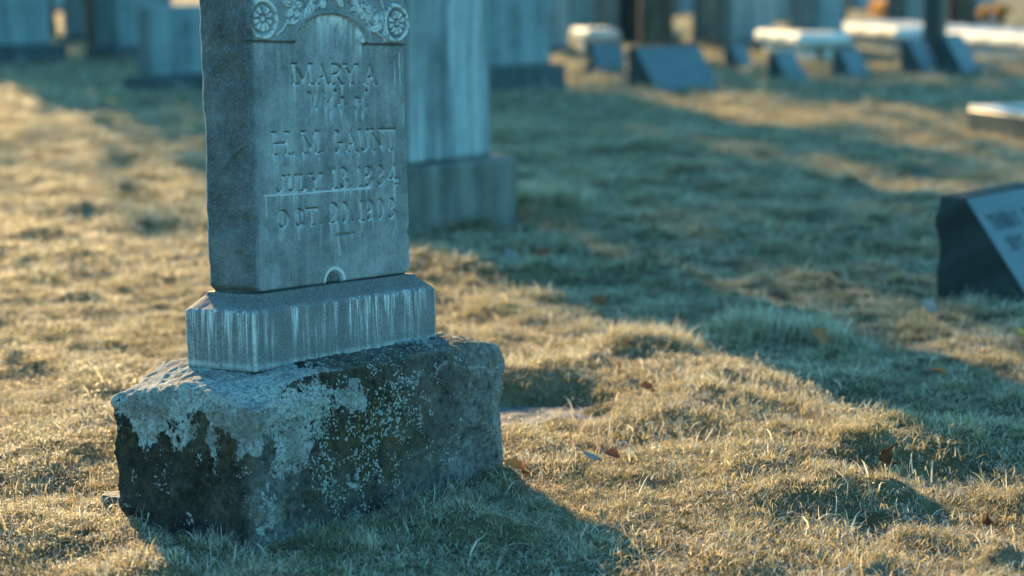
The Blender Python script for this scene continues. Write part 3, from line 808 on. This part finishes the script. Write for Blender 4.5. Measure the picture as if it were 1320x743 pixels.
    v[:, 0] -= np.sign(v[:, 0])*np.minimum(np.abs(v[:, 0]), ins_x*t); v[:, 1] -= np.sign(v[:, 1])*np.minimum(np.abs(v[:, 1]), ins_y*t)
    uu = v[:, 0]+v[:, 1]*1.3
    d = (fbm(uu*12, z*12, 51, 3)-.5)*.004+(vnoise(uu*90, z*90, 52)-.5)*.0009
    v += n*d[:, None]
    z2 = z.copy(); v[:, 2] = z2 - .006
    wob = np.exp(-((np.abs(v[:, 0])-pw/2)/.004)**2-((np.abs(v[:, 1])-pd/2)/.004)**2)
    ed = np.clip(wob+np.exp(-((z-.004)/.005)**2)*.5, 0, 1)
    tp = sstep(ph-.002, ph+.004, z)
    p = mesh_np('plinth', v, f, plinth_mat(), root, True, {'edge': ed, 'top': tp})
    p.location = (0, 0, H)
    build_tablet(root, H+.1122+.0283)
    BLOCKED.append((ST['px'], ST['py'], ST['yaw'], W/2-.002, D/2-.002))
main_gravestone()

# ------------------------------------------------------------------ other stones
def ground_at(px, py, z=0.0):
    """where a photo measurement meets the ground plane"""
    a, b_ = (px-660)/F_PX, (py-371.5)/F_PX
    cp, sp = math.cos(PITCH), math.sin(PITCH)
    d = (a, cp - b_*sp, -sp - b_*cp)
    t = (z-CAM_H)/d[2]
    return d[0]*t, d[1]*t

MT = {}
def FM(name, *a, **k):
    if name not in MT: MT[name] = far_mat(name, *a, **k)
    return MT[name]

def blockpart(name, parent, W, D, H, z, mat, r=.012, step=.03, off=(0, 0), taper=0.0, rough=.006, seed=0):
    v, f, n = roundbox(W, D, H, step, r, .5, seed)
    t = v[:, 2]/H
    v[:, 0] *= 1-taper*t; v[:, 1] *= 1-taper*t
    d = (fbm((v[:, 0]+v[:, 1])*6+seed, v[:, 2]*6, seed+2, 3)-.5)*rough*2
    v += n*d[:, None]
    v[:, 0] += off[0]; v[:, 1] += off[1]
    o = mesh_np(name, v, f, mat, parent, True)
    o.location = (0, 0, z)
    return o

def corner_to_centre(px, py, yaw, W, D, corner=(-1, -1)):
    x, y = ground_at(px, py); c, s = math.cos(yaw), math.sin(yaw)
    lx, ly = -corner[0]*W/2, -corner[1]*D/2
    return x+lx*c-ly*s, y+lx*s+ly*c

def monument(px, py, yaw, base, shaft, label, mats, top='flat', corner=(-1, -1), group=None, steps=None, soff=0.0, seed=1, name='gravestone'):
    """base=(W,D,H) shaft=(W,D,H,taper)"""
    W, D, H = base
    x, y = corner_to_centre(px, py, yaw, W, D, corner)
    root = empty(name, (x, y, zt(x, y)*.5), label, 'gravestone' if name == 'gravestone' else 'monument', group)
    root.rotation_euler = (0, 0, yaw)
    blockpart('base_block', root, W, D, H+.1, -.1, mats[0], .02, .04, seed=seed, rough=.012)
    z = H
    for (w, d, h) in (steps or []):
        blockpart('plinth', root, w, d, h, z, mats[1], .012, .03, seed=seed+1); z += h
    w, d, h, tp = shaft
    blockpart('shaft', root, w, d, h, z, mats[1], .012, .04, taper=tp, seed=seed+2, rough=.004)
    z += h
    if top == 'cap':
        blockpart('cap', root, w*1.18, d*1.3, .12, z, mats[1], .03, .03, seed=seed+3)
    elif top == 'gable':
        v = np.array([[-w/2-.03, -d/2-.03, 0], [w/2+.03, -d/2-.03, 0], [w/2+.03, d/2+.03, 0], [-w/2-.03, d/2+.03, 0], [-w/2-.03, 0, .2], [w/2+.03, 0, .2]])
        me = bpy.data.meshes.new('gable'); me.from_pydata(v.tolist(), [], [(0, 3, 2, 1), (0, 1, 5, 4), (2, 3, 4, 5), (0, 4, 3), (1, 2, 5)])
        me.materials.append(mats[1]); o = bpy.data.objects.new('gable_top', me); col.objects.link(o); o.parent = root; o.location = (0, 0, z+.001)
    elif top == 'round':
        seg = 24; V = []; Fc = []
        for s_, yy in ((0, -d/2), (1, d/2)):
            V += [(w/2*(1-tp)*math.cos(math.pi*k/seg), yy*(1-tp), w*.32*math.sin(math.pi*k/seg)) for k in range(seg+1)]
        n_ = seg+1
        Fc = [tuple(range(n_)), tuple(range(2*n_-1, n_-1, -1))] + [(k, n_+k, n_+k+1, k+1) for k in range(seg)] + [(0, seg, 2*n_-1, n_)]
        me = bpy.data.meshes.new('rounded_top'); me.from_pydata(V, [], Fc); me.materials.append(mats[1])
        o = bpy.data.objects.new('rounded_top', me); col.objects.link(o); o.parent = root; o.location = (0, 0, z-.002)
    BLOCKED.append((x, y, yaw, W/2, D/2))
    return root

YAW = .95
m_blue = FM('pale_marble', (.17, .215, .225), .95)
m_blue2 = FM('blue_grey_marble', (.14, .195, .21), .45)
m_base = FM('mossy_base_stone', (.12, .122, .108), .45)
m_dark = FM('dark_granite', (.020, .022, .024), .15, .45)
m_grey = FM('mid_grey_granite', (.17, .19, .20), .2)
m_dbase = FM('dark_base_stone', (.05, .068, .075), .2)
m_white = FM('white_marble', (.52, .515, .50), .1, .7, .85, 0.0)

monument(527, 303, .86, (.70, .50, .295), (.52, .34, 1.35, .02), 'big pale blue monument on a mossy base, right behind the near carved gravestone', (m_base, m_blue), 'cap', seed=21)
monument(628, 134, YAW, (1.20, .5, .30), (.90, .34, 1.5, .0), 'wide blue stone on a dark block, just right of the big pale monument', (m_dbase, m_blue2), 'gable', seed=22)
monument(-50, 92, YAW, (1.60, .6, .26), (1.25, .40, 2.6, .02), 'tall dark blue monument cut by the left edge of the view', (m_dbase, m_blue2), 'cap', seed=23)
monument(104, 60, YAW, (1.1, .6, .16), (.85, .45, 1.7, 0), 'farther pale headstone left of the pair at upper left', (m_dbase, m_blue2), 'round', seed=24)
monument(150, 86, YAW, (1.15, .56, .22), (.90, .42, 1.6, 0), 'headstone with a near-black side on a dark base, middle of the upper left row', (m_dbase, m_blue2), 'flat', seed=25)
monument(203, 127, YAW, (1.1, .44, .19), (.95, .18, .62, 0), 'low blue headstone just left of the near carved gravestone, lowest of its row', (m_dbase, m_blue2), 'flat', seed=26)
monument(703, 72, YAW, (.80, .4, .12), (.62, .24, 1.5, 0), 'slim pale headstone between the wide stone and the small slanted marker', (m_dbase, m_blue), 'round', seed=27)
monument(790, 60, YAW, (1.0, .5, .10), (.85, .28, 1.6, 0), 'pale blue headstone behind the left end of the wide slanted marker', (m_dbase, m_blue), 'cap', seed=28)
monument(826, 60, YAW, (1.25, .6, .16), (1.0, .40, 1.5, 0), 'dark charcoal monument standing behind the wide slanted marker', (m_dark, m_dark), 'cap', seed=29)
monument(912, 64, YAW, (.8, .4, .10), (.62, .25, 1.5, 0), 'narrow blue headstone right of the charcoal monument', (m_dbase, m_blue), 'round', seed=30)
monument(946, 68, YAW, (1.5, .5, .15), (1.25, .30, 1.7, 0), 'broad light blue headstone above the two leaning slant markers', (m_dbase, m_blue), 'flat', seed=31)
monument(1060, 76, YAW, (1.0, .7, .16), (.75, .45, 1.8, 0), 'tall blue monument with a black left side, behind the third slanted marker', (m_dbase, m_blue2), 'cap', seed=32)
monument(1212, 90, YAW, (.30, .30, .12), (.22, .22, 2.0, .1), 'thin dark pillar gravestone behind the rightmost slanted marker', (m_dark, m_dark), 'cap', seed=33)
monument(1172, 44, YAW, (1.6, .7, .14), (1.3, .45, 1.6, 0), 'dark headstone standing far off behind the thin pillar', (m_dark, m_grey), 'round', seed=34)
monument(1245, 36, YAW, (2.2, .7, .14), (1.9, .45, 1.9, 0), 'dark blue headstone in the far right corner', (m_dark, m_blue2), 'flat', seed=35)
monument(738, 44, YAW, (1.7, .5, .10), (1.5, .3, 1.5, 0), 'distant blue headstone above the small slanted marker', (m_dbase, m_blue2), 'flat', seed=36)
monument(1000, 36, YAW, (1.6, .5, .12), (1.4, .3, 1.6, 0), 'distant blue headstone beyond the left white slab', (m_dbase, m_blue), 'round', seed=37)
monument(62, 14, YAW, (2.4, .6, .12), (2.0, .3, 1.6, 0), 'very distant pale headstone at the far upper left', (m_dbase, m_blue), 'round', seed=38)
monument(1105, 14, YAW, (3.4, .6, .12), (3.0, .3, 1.6, 0), 'very distant blue headstone beyond the orange shrub', (m_dbase, m_blue), 'flat', seed=39)
monument(880, 24, YAW, (2.0, .6, .12), (1.7, .3, 1.6, 0), 'very distant dark headstone beyond the charcoal monument', (m_dbase, m_grey), 'flat', seed=40)

def slant(px, py, yaw, W, D, H, label, mat, topd=.10, nose=.08, corner=(-1, -1), rock=.004, seed=0, face_mat=None, step=.02):
    """slant-faced marker: profile seen from the left, face sloping away to the front"""
    x, y = corner_to_centre(px, py, yaw, W, D, corner)
    root = empty('slant_marker', (x, y, zt(x, y)*.5), label, 'grave marker', 'slanted grave markers')
    root.rotation_euler = (0, 0, yaw)
    v, f, n = roundbox(W, D, H+.06, step, .008, .5, seed)
    z = v[:, 2]-.06; t = np.clip((z-nose)/(H-nose), 0, 1)
    fr = (D/2 - v[:, 1])/D              # 1 at the front
    v[:, 1] = D/2 - fr*(D-(D-topd)*t)
    d = (fbm(v[:, 0]*11+seed, z*11+v[:, 1]*7, seed+4, 3)-.5)*rock*2
    isf = (n[:, 1] < -.5)*1.0
    v += n*(d*(1-isf))[:, None]
    v[:, 2] = z
    mesh_np('body', v, f, mat, root, True)
    if face_mat:                        # dressed, paler face plate area with its shallow lettering
        e = .012; L = math.hypot(H-nose, D-topd); ang = math.atan2(H-nose, D-topd)
        v2, f2, n2 = roundbox(W-.012, .006, L-.012, .006, .002, .2, seed+9)
        ys_, zs_ = v2[:, 1], v2[:, 2]+.006
        tx = slant_text(v2[:, 0]/W+.5, zs_/L, L/W) if face_mat[1] else np.zeros(len(v2))
        outn = np.array([0, -math.sin(ang), math.cos(ang)]); upv = np.array([0, math.cos(ang), math.sin(ang)])
        o0 = np.array([0, -D/2, nose])
        P = o0[None, :] + np.stack([v2[:, 0], 0*ys_, 0*ys_], 1) + upv[None, :]*zs_[:, None] - outn[None, :]*(ys_-.0015 + tx*.003)[:, None]
        mesh_np('inscribed_face', P, f2, face_mat[0], root, True, {'letters': tx})
    BLOCKED.append((x, y, yaw, W/2, D/2))
    return root

def slant_text(sx, sz, asp):
    """worn capital rows on the near marker's face"""
    out = np.zeros(len(sx))
    def seg(ax, az, bx, bz, w):
        nonlocal out
        X, Zz = sx, sz*asp
        dx, dz = bx-ax, (bz-az); L = dx*dx+dz*dz+1e-9
        t = np.clip(((X-ax)*dx+(Zz-az)*dz)/L, 0, 1); d = np.hypot(X-ax-t*dx, Zz-az-t*dz)
        out = np.maximum(out, 1-sstep(w*.5, w, d))
    def put(s, x0, zb, cw, ch):
        x = x0
        for c in s:
            if c != ' ':
                for st in GL_M.get(c, GL.get(c, [])):
                    for (a, b_), (c2, d2) in zip(st[:-1], st[1:]): seg(x+a*cw*.8, zb+b_*ch, x+c2*cw*.8, zb+d2*ch, .011)
            x += cw
    GL_M = {'S': [arc(.5, .74, .32, .24, 30, 270, 10)+arc(.5, .25, .34, .25, 90, -150, 10)], 'I': [[(.5, 0), (.5, 1)]], 'E': [[(.85, 1), (.15, 1), (.15, 0), (.85, 0)], [(.15, .5), (.7, .5)]],
            'P': [[(.2, 0), (.2, 1), (.6, 1)]+arc(.55, .75, .3, .25, 80, -90, 8)+[(.2, .5)]], 'F': [[(.85, 1), (.2, 1), (.2, 0)], [(.2, .5), (.7, .5)]]}
    h = asp
    put('THOMAS', .10, h*.66, .062, h*.13); put('HALL', .56, h*.66, .075, h*.13)
    put('SEPT', .15, h*.44, .052, h*.12); put('14', .42, h*.44, .060, h*.12)
    put('1885', .24, h*.21, .058, h*.13)
    return out

def face_material(letter_dark=True):
    b = NB('dressed_blue_face'); v = b.map()
    n1 = b.noise(v, 9, 5, .6); n2 = b.noise(v, 120, 3, .7); lt = b.attr('letters')
    c = b.ramp(n1, [(.3, (.065, .10, .115)), (.7, (.11, .15, .165))])
    c = b.mix(b.math('MULTIPLY', n2, .3), c, (.16, .18, .19))
    c = b.mix(b.math('MULTIPLY', lt, .97), c, (.012, .016, .018))
    return b.finish(c, .6, b.bump(n2, .3, .002), .4)
FACE = face_material()
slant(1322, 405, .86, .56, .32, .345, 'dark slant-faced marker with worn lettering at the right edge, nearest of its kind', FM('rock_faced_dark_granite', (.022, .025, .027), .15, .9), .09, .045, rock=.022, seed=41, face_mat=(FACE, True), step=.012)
slant(846, 122, .66, .80, .40, .41, 'widest blue slanted marker in the far row, in front of the charcoal monument', m_dbase, .10, .02, seed=42, face_mat=(FACE, False))
slant(768, 101, .45, .36, .26, .37, 'small upright-looking slanted marker left of the widest one', m_dbase, .16, .1, seed=43, face_mat=(FACE, False))
slant(956, 95, 1.0, .36, .22, .31, 'small faint slanted marker just right of the widest one', m_dbase, .06, .02, seed=44, face_mat=(FACE, False))
slant(1017, 110, .98, .46, .24, .32, 'slanted marker below the left white slab', m_dbase, .06, .02, seed=45, face_mat=(FACE, False))
slant(1100, 105, .98, .50, .24, .32, 'slanted marker below the tall black-sided monument', m_dbase, .06, .02, seed=46, face_mat=(FACE, False))
slant(1194, 99, .98, .50, .30, .40, 'slanted marker below the middle of the long white slab', m_dbase, .06, .02, seed=47, face_mat=(FACE, False))
slant(1243, 98, .98, .52, .32, .44, 'rightmost slanted marker of the far row, beside the thin dark pillar', m_dbase, .06, .02, seed=48, face_mat=(FACE, False))

# the low polished slab at the right edge
def low_slab():
    x, y = corner_to_centre(1335, 192, .25, 1.2, .9, (-1, -1)); yaw = .25
    root = empty('ledger_slab', (x, y, 0), 'low dark ledger slab with a pale frosted top border, at the right edge', 'grave slab'); root.rotation_euler = (0, 0, yaw)
    blockpart('slab', root, 1.2, .9, .25, -.06, m_dark, .006, .03, seed=60, rough=.002)
    for (w, d, ox, oy) in ((1.2, .10, 0, -.40), (1.2, .10, 0, .40), (.10, .696, -.55, 0), (.10, .696, .55, 0)):
        blockpart('border', root, w-.01, d, .022, .191, m_white, .004, .03, off=(ox, oy), seed=61, rough=.001)
    BLOCKED.append((x, y, yaw, .6, .45))
low_slab()

# sunlit white slabs far off
def white_slab(px, py, W, D, H, label, yaw=.2, extra=()):
    x, y = ground_at(px, py)
    root = empty('marble_slab', (x, y, zt(x, y)*.5), label, 'grave slab', 'white marble slabs in the sun'); root.rotation_euler = (0, 0, yaw)
    blockpart('slab', root, W, D, .17, H-.17, m_white, .05, .05, seed=70, rough=.02)
    for s in (-1, 1): blockpart('support', root, .22, D*.8, H-.16, -.02, m_white, .02, .05, off=(s*(W/2-.2), 0), seed=71)
    for (ox, w, h) in extra: blockpart('urn_block', root, w, w, h, H-.002, m_white, .04, .04, off=(ox, 0), seed=72)
    BLOCKED.append((x, y, yaw, W/2, D/2))
white_slab(768, 66, .50, 1.0, .34, 'small white slab above the small slanted marker')
white_slab(1032, 76, .70, 1.8, .36, 'white slab behind the third and fourth slanted markers')
white_slab(1158, 66, 1.6, 3.6, .38, 'long white slab left of the thin dark pillar')
white_slab(1305, 76, 1.4, 4.5, .36, 'white slab at the right edge beyond the dark pillar')
white_slab(50, 18, .5, 1.4, .7, 'white slab far off at the upper left')

# ------------------------------------------------------------------ sunken paver and stone chip
def flat_stone(name, x, y, sx, sy, h, z, label, cat, mat, seed):
    n = 40; r = np.random.default_rng(seed)
    a = np.linspace(0, 2*np.pi, 72, endpoint=False)
    rings = np.linspace(0, 1, 26)[1:]
    V = [(0, 0, h)]; 
    for t in rings:
        rr = (1+.20*(fbm(np.cos(a)*1.6+5, np.sin(a)*1.6+5, seed, 3)-.5)*2)*t
        # squarish outline
        q = 1/np.maximum(np.abs(np.cos(a))**4+np.abs(np.sin(a))**4, .1)**.25
        X, Y = np.cos(a)*rr*q*sx, np.sin(a)*rr*q*sy
        Z_ = h-(.5*h)*sstep(.85, 1, t)+(fbm(X*14, Y*14, seed+1, 4)-.5)*h*.8
        V += list(zip(X, Y, Z_))
    X, Y = np.array([v[0] for v in V[-72:]]), np.array([v[1] for v in V[-72:]])
    V += [(x_*1.02, y_*1.02, -.05) for x_, y_ in zip(X, Y)]
    Fc = [(0, 1+k, 1+(k+1) % 72) for k in range(72)]
    nr = len(rings)+1
    for i in range(nr-1):
        for k in range(72):
            b0, b1 = 1+i*72, 1+(i+1)*72
            Fc.append((b0+k, b1+k, b1+(k+1) % 72, b0+(k+1) % 72))
    me = bpy.data.meshes.new(name); me.from_pydata([tuple(map(float, v)) for v in V], [], Fc); me.materials.append(mat)
    me.polygons.foreach_set('use_smooth', [True]*len(me.polygons))
    o = bpy.data.objects.new(name, me); col.objects.link(o); o.location = (x, y, z); tag(o, label, cat)
    return o
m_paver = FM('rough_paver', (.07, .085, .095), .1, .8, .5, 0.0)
flat_stone('flat_stone', PAVER[0]-.01, PAVER[1], .16, .12, .02, zt(*PAVER)+.012, 'worn flat stone sunk in the turf right of the lichened base', 'flat stone', m_paver, 5)
x_, y_ = ground_at(138, 657)
flat_stone('stone_chip', x_+.02, y_+.03, .035, .025, .02, zt(x_, y_)+.0, 'small grey stone chip at the left foot of the lichened base', 'stone', m_paver, 9)

# ------------------------------------------------------------------ fallen leaves
def leaf_mat(name, a, b_):
    b = NB(name); v = b.map(); n = b.noise(v, 60, 4, .6)
    c = b.ramp(n, [(.3, a), (.7, b_)])
    return b.finish(c, .55, b.bump(n, .5, .002), .4, (.35, c))
LM = {'rust': leaf_mat('rust_leaf', (.20, .060, .022), (.36, .12, .045)), 'orange': leaf_mat('orange_leaf', (.60, .15, .03), (.75, .26, .07)),
      'brown': leaf_mat('brown_leaf', (.07, .035, .018), (.16, .08, .035)), 'pale': leaf_mat('pale_leaf', (.24, .25, .25), (.38, .38, .37)), 'tan': leaf_mat('tan_leaf', (.32, .16, .08), (.45, .22, .10)),
      'yellow': leaf_mat('yellow_leaf', (.45, .30, .05), (.60, .42, .08))}
def fallen_leaf(px, py, size, kind, label, rz, curl=.5, tilt=.3, slim=.55, lift=.018):
    x, y = ground_at(px, py)
    lift += .008
    x, y = ground_at(px, py, zt(x, y)+lift)
    z = zt(x, y)+lift
    nu, nv = 22, 13
    V = []; r = np.random.default_rng(int(px))
    ph = r.uniform(0, 6)
    for i in range(nu+1):
        t = i/nu
        w = size*slim*.5*math.sin(math.pi*min(1, t*1.02+.0))**.7*(1+.16*math.sin(t*17+ph)) if 0 < t < 1 else 0
        for j in range(nv+1):
            s = j/nv*2-1
            X = (t-.5)*size; Y = s*w
            Z_ = curl*(Y*Y/size*3.0) + curl*size*.5*(t-.5)**2 - abs(s)*0 + .03*size*math.sin(5*t+3*s+ph)+.06*size*abs(s)
            V.append((X, Y, Z_))
    idx = np.arange((nu+1)*(nv+1)).reshape(nu+1, nv+1)
    Fq = np.stack([idx[:-1, :-1], idx[1:, :-1], idx[1:, 1:], idx[:-1, 1:]], -1).reshape(-1, 4)
    root = empty('fallen_leaf', (x, y, z), label, 'leaf', 'fallen leaves on the grass')
    root.rotation_euler = (tilt, tilt*.6, rz)
    o = mesh_np('blade', np.array(V), Fq, LM[kind], root, True)
    md = o.modifiers.new('thickness', 'SOLIDIFY'); md.thickness = .0006
    # stalk
    st = []; k = 6
    for i in range(6):
        t = i/5; c_ = (-.5*size-t*size*.28, .02*size*math.sin(3*t), .12*curl*size+.05*size*t)
        for a in range(k): st.append((c_[0], c_[1]+.0008*math.cos(2*math.pi*a/k), c_[2]+.0008*math.sin(2*math.pi*a/k)))
    Fs = [[i*k+a, i*k+(a+1) % k, (i+1)*k+(a+1) % k, (i+1)*k+a] for i in range(5) for a in range(k)]
    mesh_np('stalk', np.array(st), np.array(Fs), LM[kind], root, True)

for a in [
    (662, 601, .048, 'orange', 'bright orange leaf against the right foot of the lichened base', .4, .8, .7, .6, .02),
    (677, 602, .030, 'orange', 'smaller orange leaf beside the bright one at the right foot of the base', 2.0, .5, .5, .7, .02),
    (788, 590, .038, 'rust', 'rust leaf beside a pale feather-like leaf in the sunlit grass', .2, .5, .6, .7, .022),
    (763, 587, .048, 'pale', 'pale narrow leaf like a feather in the sunlit grass', -.6, .3, .5, .28, .026),
    (834, 507, .046, 'rust', 'rust leaf on the rise above the sunken flat stone', .4, .3, .7, .6, .022),
    (1056, 442, .060, 'tan', 'largest tan leaf standing by the green clump of grass', .3, .4, 1.1, .8, .03),
    (1136, 583, .055, 'brown', 'curled brown leaf with a pale edge in the sunlit grass at the right', .8, 1.4, .9, .7, .03),
    (1268, 680, .060, 'brown', 'brown leaf near the lower right corner', 1.3, .8, .8, .6, .025),
    (1003, 377, .085, 'brown', 'dark brown leaf in the shade, centre right', .1, .6, .4, .5, .02),
    (1075, 359, .055, 'rust', 'rust leaf a little left of the dark slanted marker', 1.2, .5, .9, .6, .03),
    (699, 328, .075, 'rust', 'red-brown leaf just right of the big monument\'s base', .3, .7, .8, .8, .03),
    (662, 322, .090, 'pale', 'blurred pale leaf at the corner of the big monument\'s base', -.9, .4, .9, .45, .03),
    (772, 385, .060, 'rust', 'reddish leaf on the edge of the shade in the middle', -.6, .5, .7, .7, .025),
    (797, 470, .035, 'orange', 'small orange leaf standing behind the sunken flat stone', 1.4, .3, 1.3, .4, .03),
    (940, 421, .060, 'brown', 'dull brown leaf left of the green clump of grass', .2, .4, .4, .6, .02),
    (1196, 406, .060, 'pale', 'pale leaf in front of the dark slanted marker', .3, .5, 1.0, .8, .03),
    (1211, 472, .050, 'orange', 'thin orange leaf lying in shaded grass at the right', .4, .2, .4, .22, .03),
    (1316, 418, .045, 'yellow', 'yellow leaf below the dark slanted marker', .7, .4, .7, .8, .02),
]: fallen_leaf(*a)

# ------------------------------------------------------------------ shrubs and trees beyond
def leafy(name, centres, n, size, mat, parent, seed):
    """many small leaf faces spread through clumps; centres = (x,y,z,r)"""
    r = np.random.default_rng(seed); C_ = np.array(centres)
    w = C_[:, 3]**2; w = w/w.sum()
    i = r.choice(len(C_), n, p=w)
    d = r.normal(size=(n, 3)); d /= np.linalg.norm(d, axis=1)[:, None]
    rad = C_[i, 3]*r.uniform(.35, 1.0, n)**.6*r.uniform(.8, 1.2, n)
    P = C_[i, :3] + d*rad[:, None]*np.array([1, 1, .75])
    a = r.normal(size=(n, 3)); a /= np.linalg.norm(a, axis=1)[:, None]
    b_ = np.cross(a, r.normal(size=(n, 3))); b_ /= np.linalg.norm(b_, axis=1)[:, None]
    s = size*r.uniform(.6, 1.4, n)[:, None]
    V = np.stack([P-a*s, P+b_*s*.45, P+a*s, P-b_*s*.45], 1).reshape(-1, 3)
    return mesh_np(name, V, np.arange(4*n).reshape(-1, 4), mat, parent, False)

def foliage(name, a, b_, tr=.35, mul=(1.4, 1.2, .6)):
    b = NB(name); oi = b.n.new('ShaderNodeNewGeometry')
    n = b.noise(oi.outputs['Position'], 2.2, 3, .6); c = b.ramp(n, [(.35, a), (.65, b_)])
    return b.finish(c, .5, None, .4, (tr, c))
FG = foliage('evergreen_needles', (.018, .035, .018), (.05, .075, .03)); FO = foliage('dry_orange_leaves', (.50, .26, .07), (.75, .45, .16), .55)
def bark():
    b = NB('bark'); n = b.noise(b.map((6, 6, 1.2)), 2, 6, .7)
    return b.finish(b.ramp(n, [(.35, (.035, .028, .022)), (.65, (.12, .10, .08))]), .9, b.bump(n, .9, .03), .2)
BK = bark()

def limb(P0, P1, r0, r1, k=9, seg=6, wob=.0, rg=None):
    V, Fc = [], []
    P0, P1 = Vector(P0), Vector(P1); d = (P1-P0); ax = d.normalized(); u = ax.orthogonal().normalized(); w = ax.cross(u)
    for i in range(seg+1):
        t = i/seg; c = P0+d*t+Vector((rg.normal()*wob, rg.normal()*wob, 0))*(1 if 0 < i < seg else 0); rr = r0*(1-t)+r1*t
        for a in range(k): V.append(tuple(c+u*math.cos(2*math.pi*a/k)*rr+w*math.sin(2*math.pi*a/k)*rr))
    for i in range(seg):
        for a in range(k): Fc.append((i*k+a, i*k+(a+1) % k, (i+1)*k+(a+1) % k, (i+1)*k+a))
    return V, Fc
def merge(L):
    V, Fc = [], []
    for v, f in L:
        o = len(V); V += v; Fc += [tuple(i+o for i in q) for q in f]
    return np.array(V), np.array(Fc)

def make_tree(x, y, label, seed, h=11, crown_lo=2.6, spread=3.0, n=9000, broad=False):
    rg = np.random.default_rng(seed)
    root = empty('evergreen_tree', (x, y, zt(x, y) if y < 300 else 0), label, 'tree', 'dark trees beyond the graves')
    T = [limb((0, 0, -.2), (0, 0, h*.85), .26, .05, 10, 12, .04, rg)]
    C_ = []
    for i in range(48):
        t = rg.uniform(0, 1); z = crown_lo+t*(h-crown_lo)*.9; a = rg.uniform(0, 6.28)
        L = spread*((math.sin(math.pi*(.12+.80*t))**.6) if broad else (1-t*.75))*rg.uniform(.55, 1.0)
        e = (math.cos(a)*L, math.sin(a)*L, z+L*rg.uniform(-.1, .3))
        T.append(limb((0, 0, z-.3), e, .06*(1-t*.5), .012, 6, 4, .05, rg))
        C_.append((e[0]*.9, e[1]*.9, e[2], .95*rg.uniform(.6, 1.25)*(1.1-.4*t)))
        C_.append((e[0]*.5, e[1]*.5, e[2]-.1, .95*rg.uniform(.6, 1.2)*(1.1-.4*t)))
    C_.append((0, 0, h*.9, .5))
    V, Fc = merge(T)
    mesh_np('trunk', V, Fc, BK, root, True)
    leafy('crown', C_, n, .16, FG, root, seed+1)
    BLOCKED.append((x, y, 0, .25, .25))
    return root
TREES = [make_tree(-5.62, 26.6, 'dark evergreen trunk between the headstones at the upper left', 301, 13.5, 2.6, 2.35, 5600, True)]
def copy_tree(src, x, y, rz, s, label):
    c = src.copy(); col.objects.link(c); c.location = (x, y, 0); c.rotation_euler = (0, 0, rz); c.scale = (s, s, s); c['label'] = label
    for ch in src.children:
        d = ch.copy(); col.objects.link(d); d.parent = c
    return c

thin = make_tree(-10.1, 32.0, 'thin sparse evergreen added for dappled shade, off to the left beyond the monuments', 333, 11, 3.2, 2.6, 1100, True)  # sparse crown added to dapple the sun on the left grass
def shrub(px, py, w, h, label, seed, n=900):
    x, y = ground_at(px, py); rg = np.random.default_rng(seed)
    root = empty('dry_shrub', (x, y, zt(x, y)*.5), label, 'shrub', 'orange-leaved shrubs far off in the sun')
    T, C_ = [], []
    for i in range(9):
        a = rg.uniform(0, 6.28); e = (math.cos(a)*w*.4*rg.uniform(.2, 1), math.sin(a)*.25*w, h*rg.uniform(.5, .9))
        T.append(limb((e[0]*.3, e[1]*.3, -.05), e, .02, .006, 5, 3, .01, rg)); C_.append((*e, .22*min(w, h)+.04))
    V, Fc = merge(T); mesh_np('stems', V, Fc, BK, root, True)
    leafy('foliage', C_, n, .035, FO, root, seed+1)
shrub(768, 40, .28, .55, 'narrow orange shrub above the small white slab', 400, 500)
shrub(903, 50, .22, .8, 'narrow orange shrub right of the charcoal monument', 401, 500)
shrub(1040, 42, .30, .65, 'small orange shrub behind the left white slab', 402, 500)
shrub(1143, 34, 1.3, .60, 'wide orange shrub behind the long white slab', 403, 1800)
shrub(1268, 38, .28, .50, 'small orange shrub behind the right-hand white slab', 404, 500)
shrub(1290, 38, .30, .50, 'small orange shrub nearest the right edge', 405, 500)

for i, (x, y, s, lab) in enumerate([
        (-8.1, 33.0, 1.18, 'tall dark evergreen added to thicken the shade, far beyond the upper left headstones'),  # extra crown added to thicken the shade on the right
        (-11.5, 38.0, .75, 'dark evergreen added for its shade, beside the monument at the left edge'),  # added to throw shade on the far left turf
        (-.6, 27.5, 1.05, 'dark evergreen hidden behind the near gravestone and the monuments'),
        (2.0, 26.5, 1.0, 'dark evergreen trunk behind the middle headstones'),
        (7.2, 30.5, 1.0, 'dark evergreen trunk near the upper right corner'),
        (5.0, 30.0, 1.0, 'dark evergreen trunk behind the tall black-sided monument')]):
    copy_tree(TREES[0], x, y, i*1.3+.5, s, lab)
    BLOCKED.append((x, y, 0, .3, .3))
grow_grass()
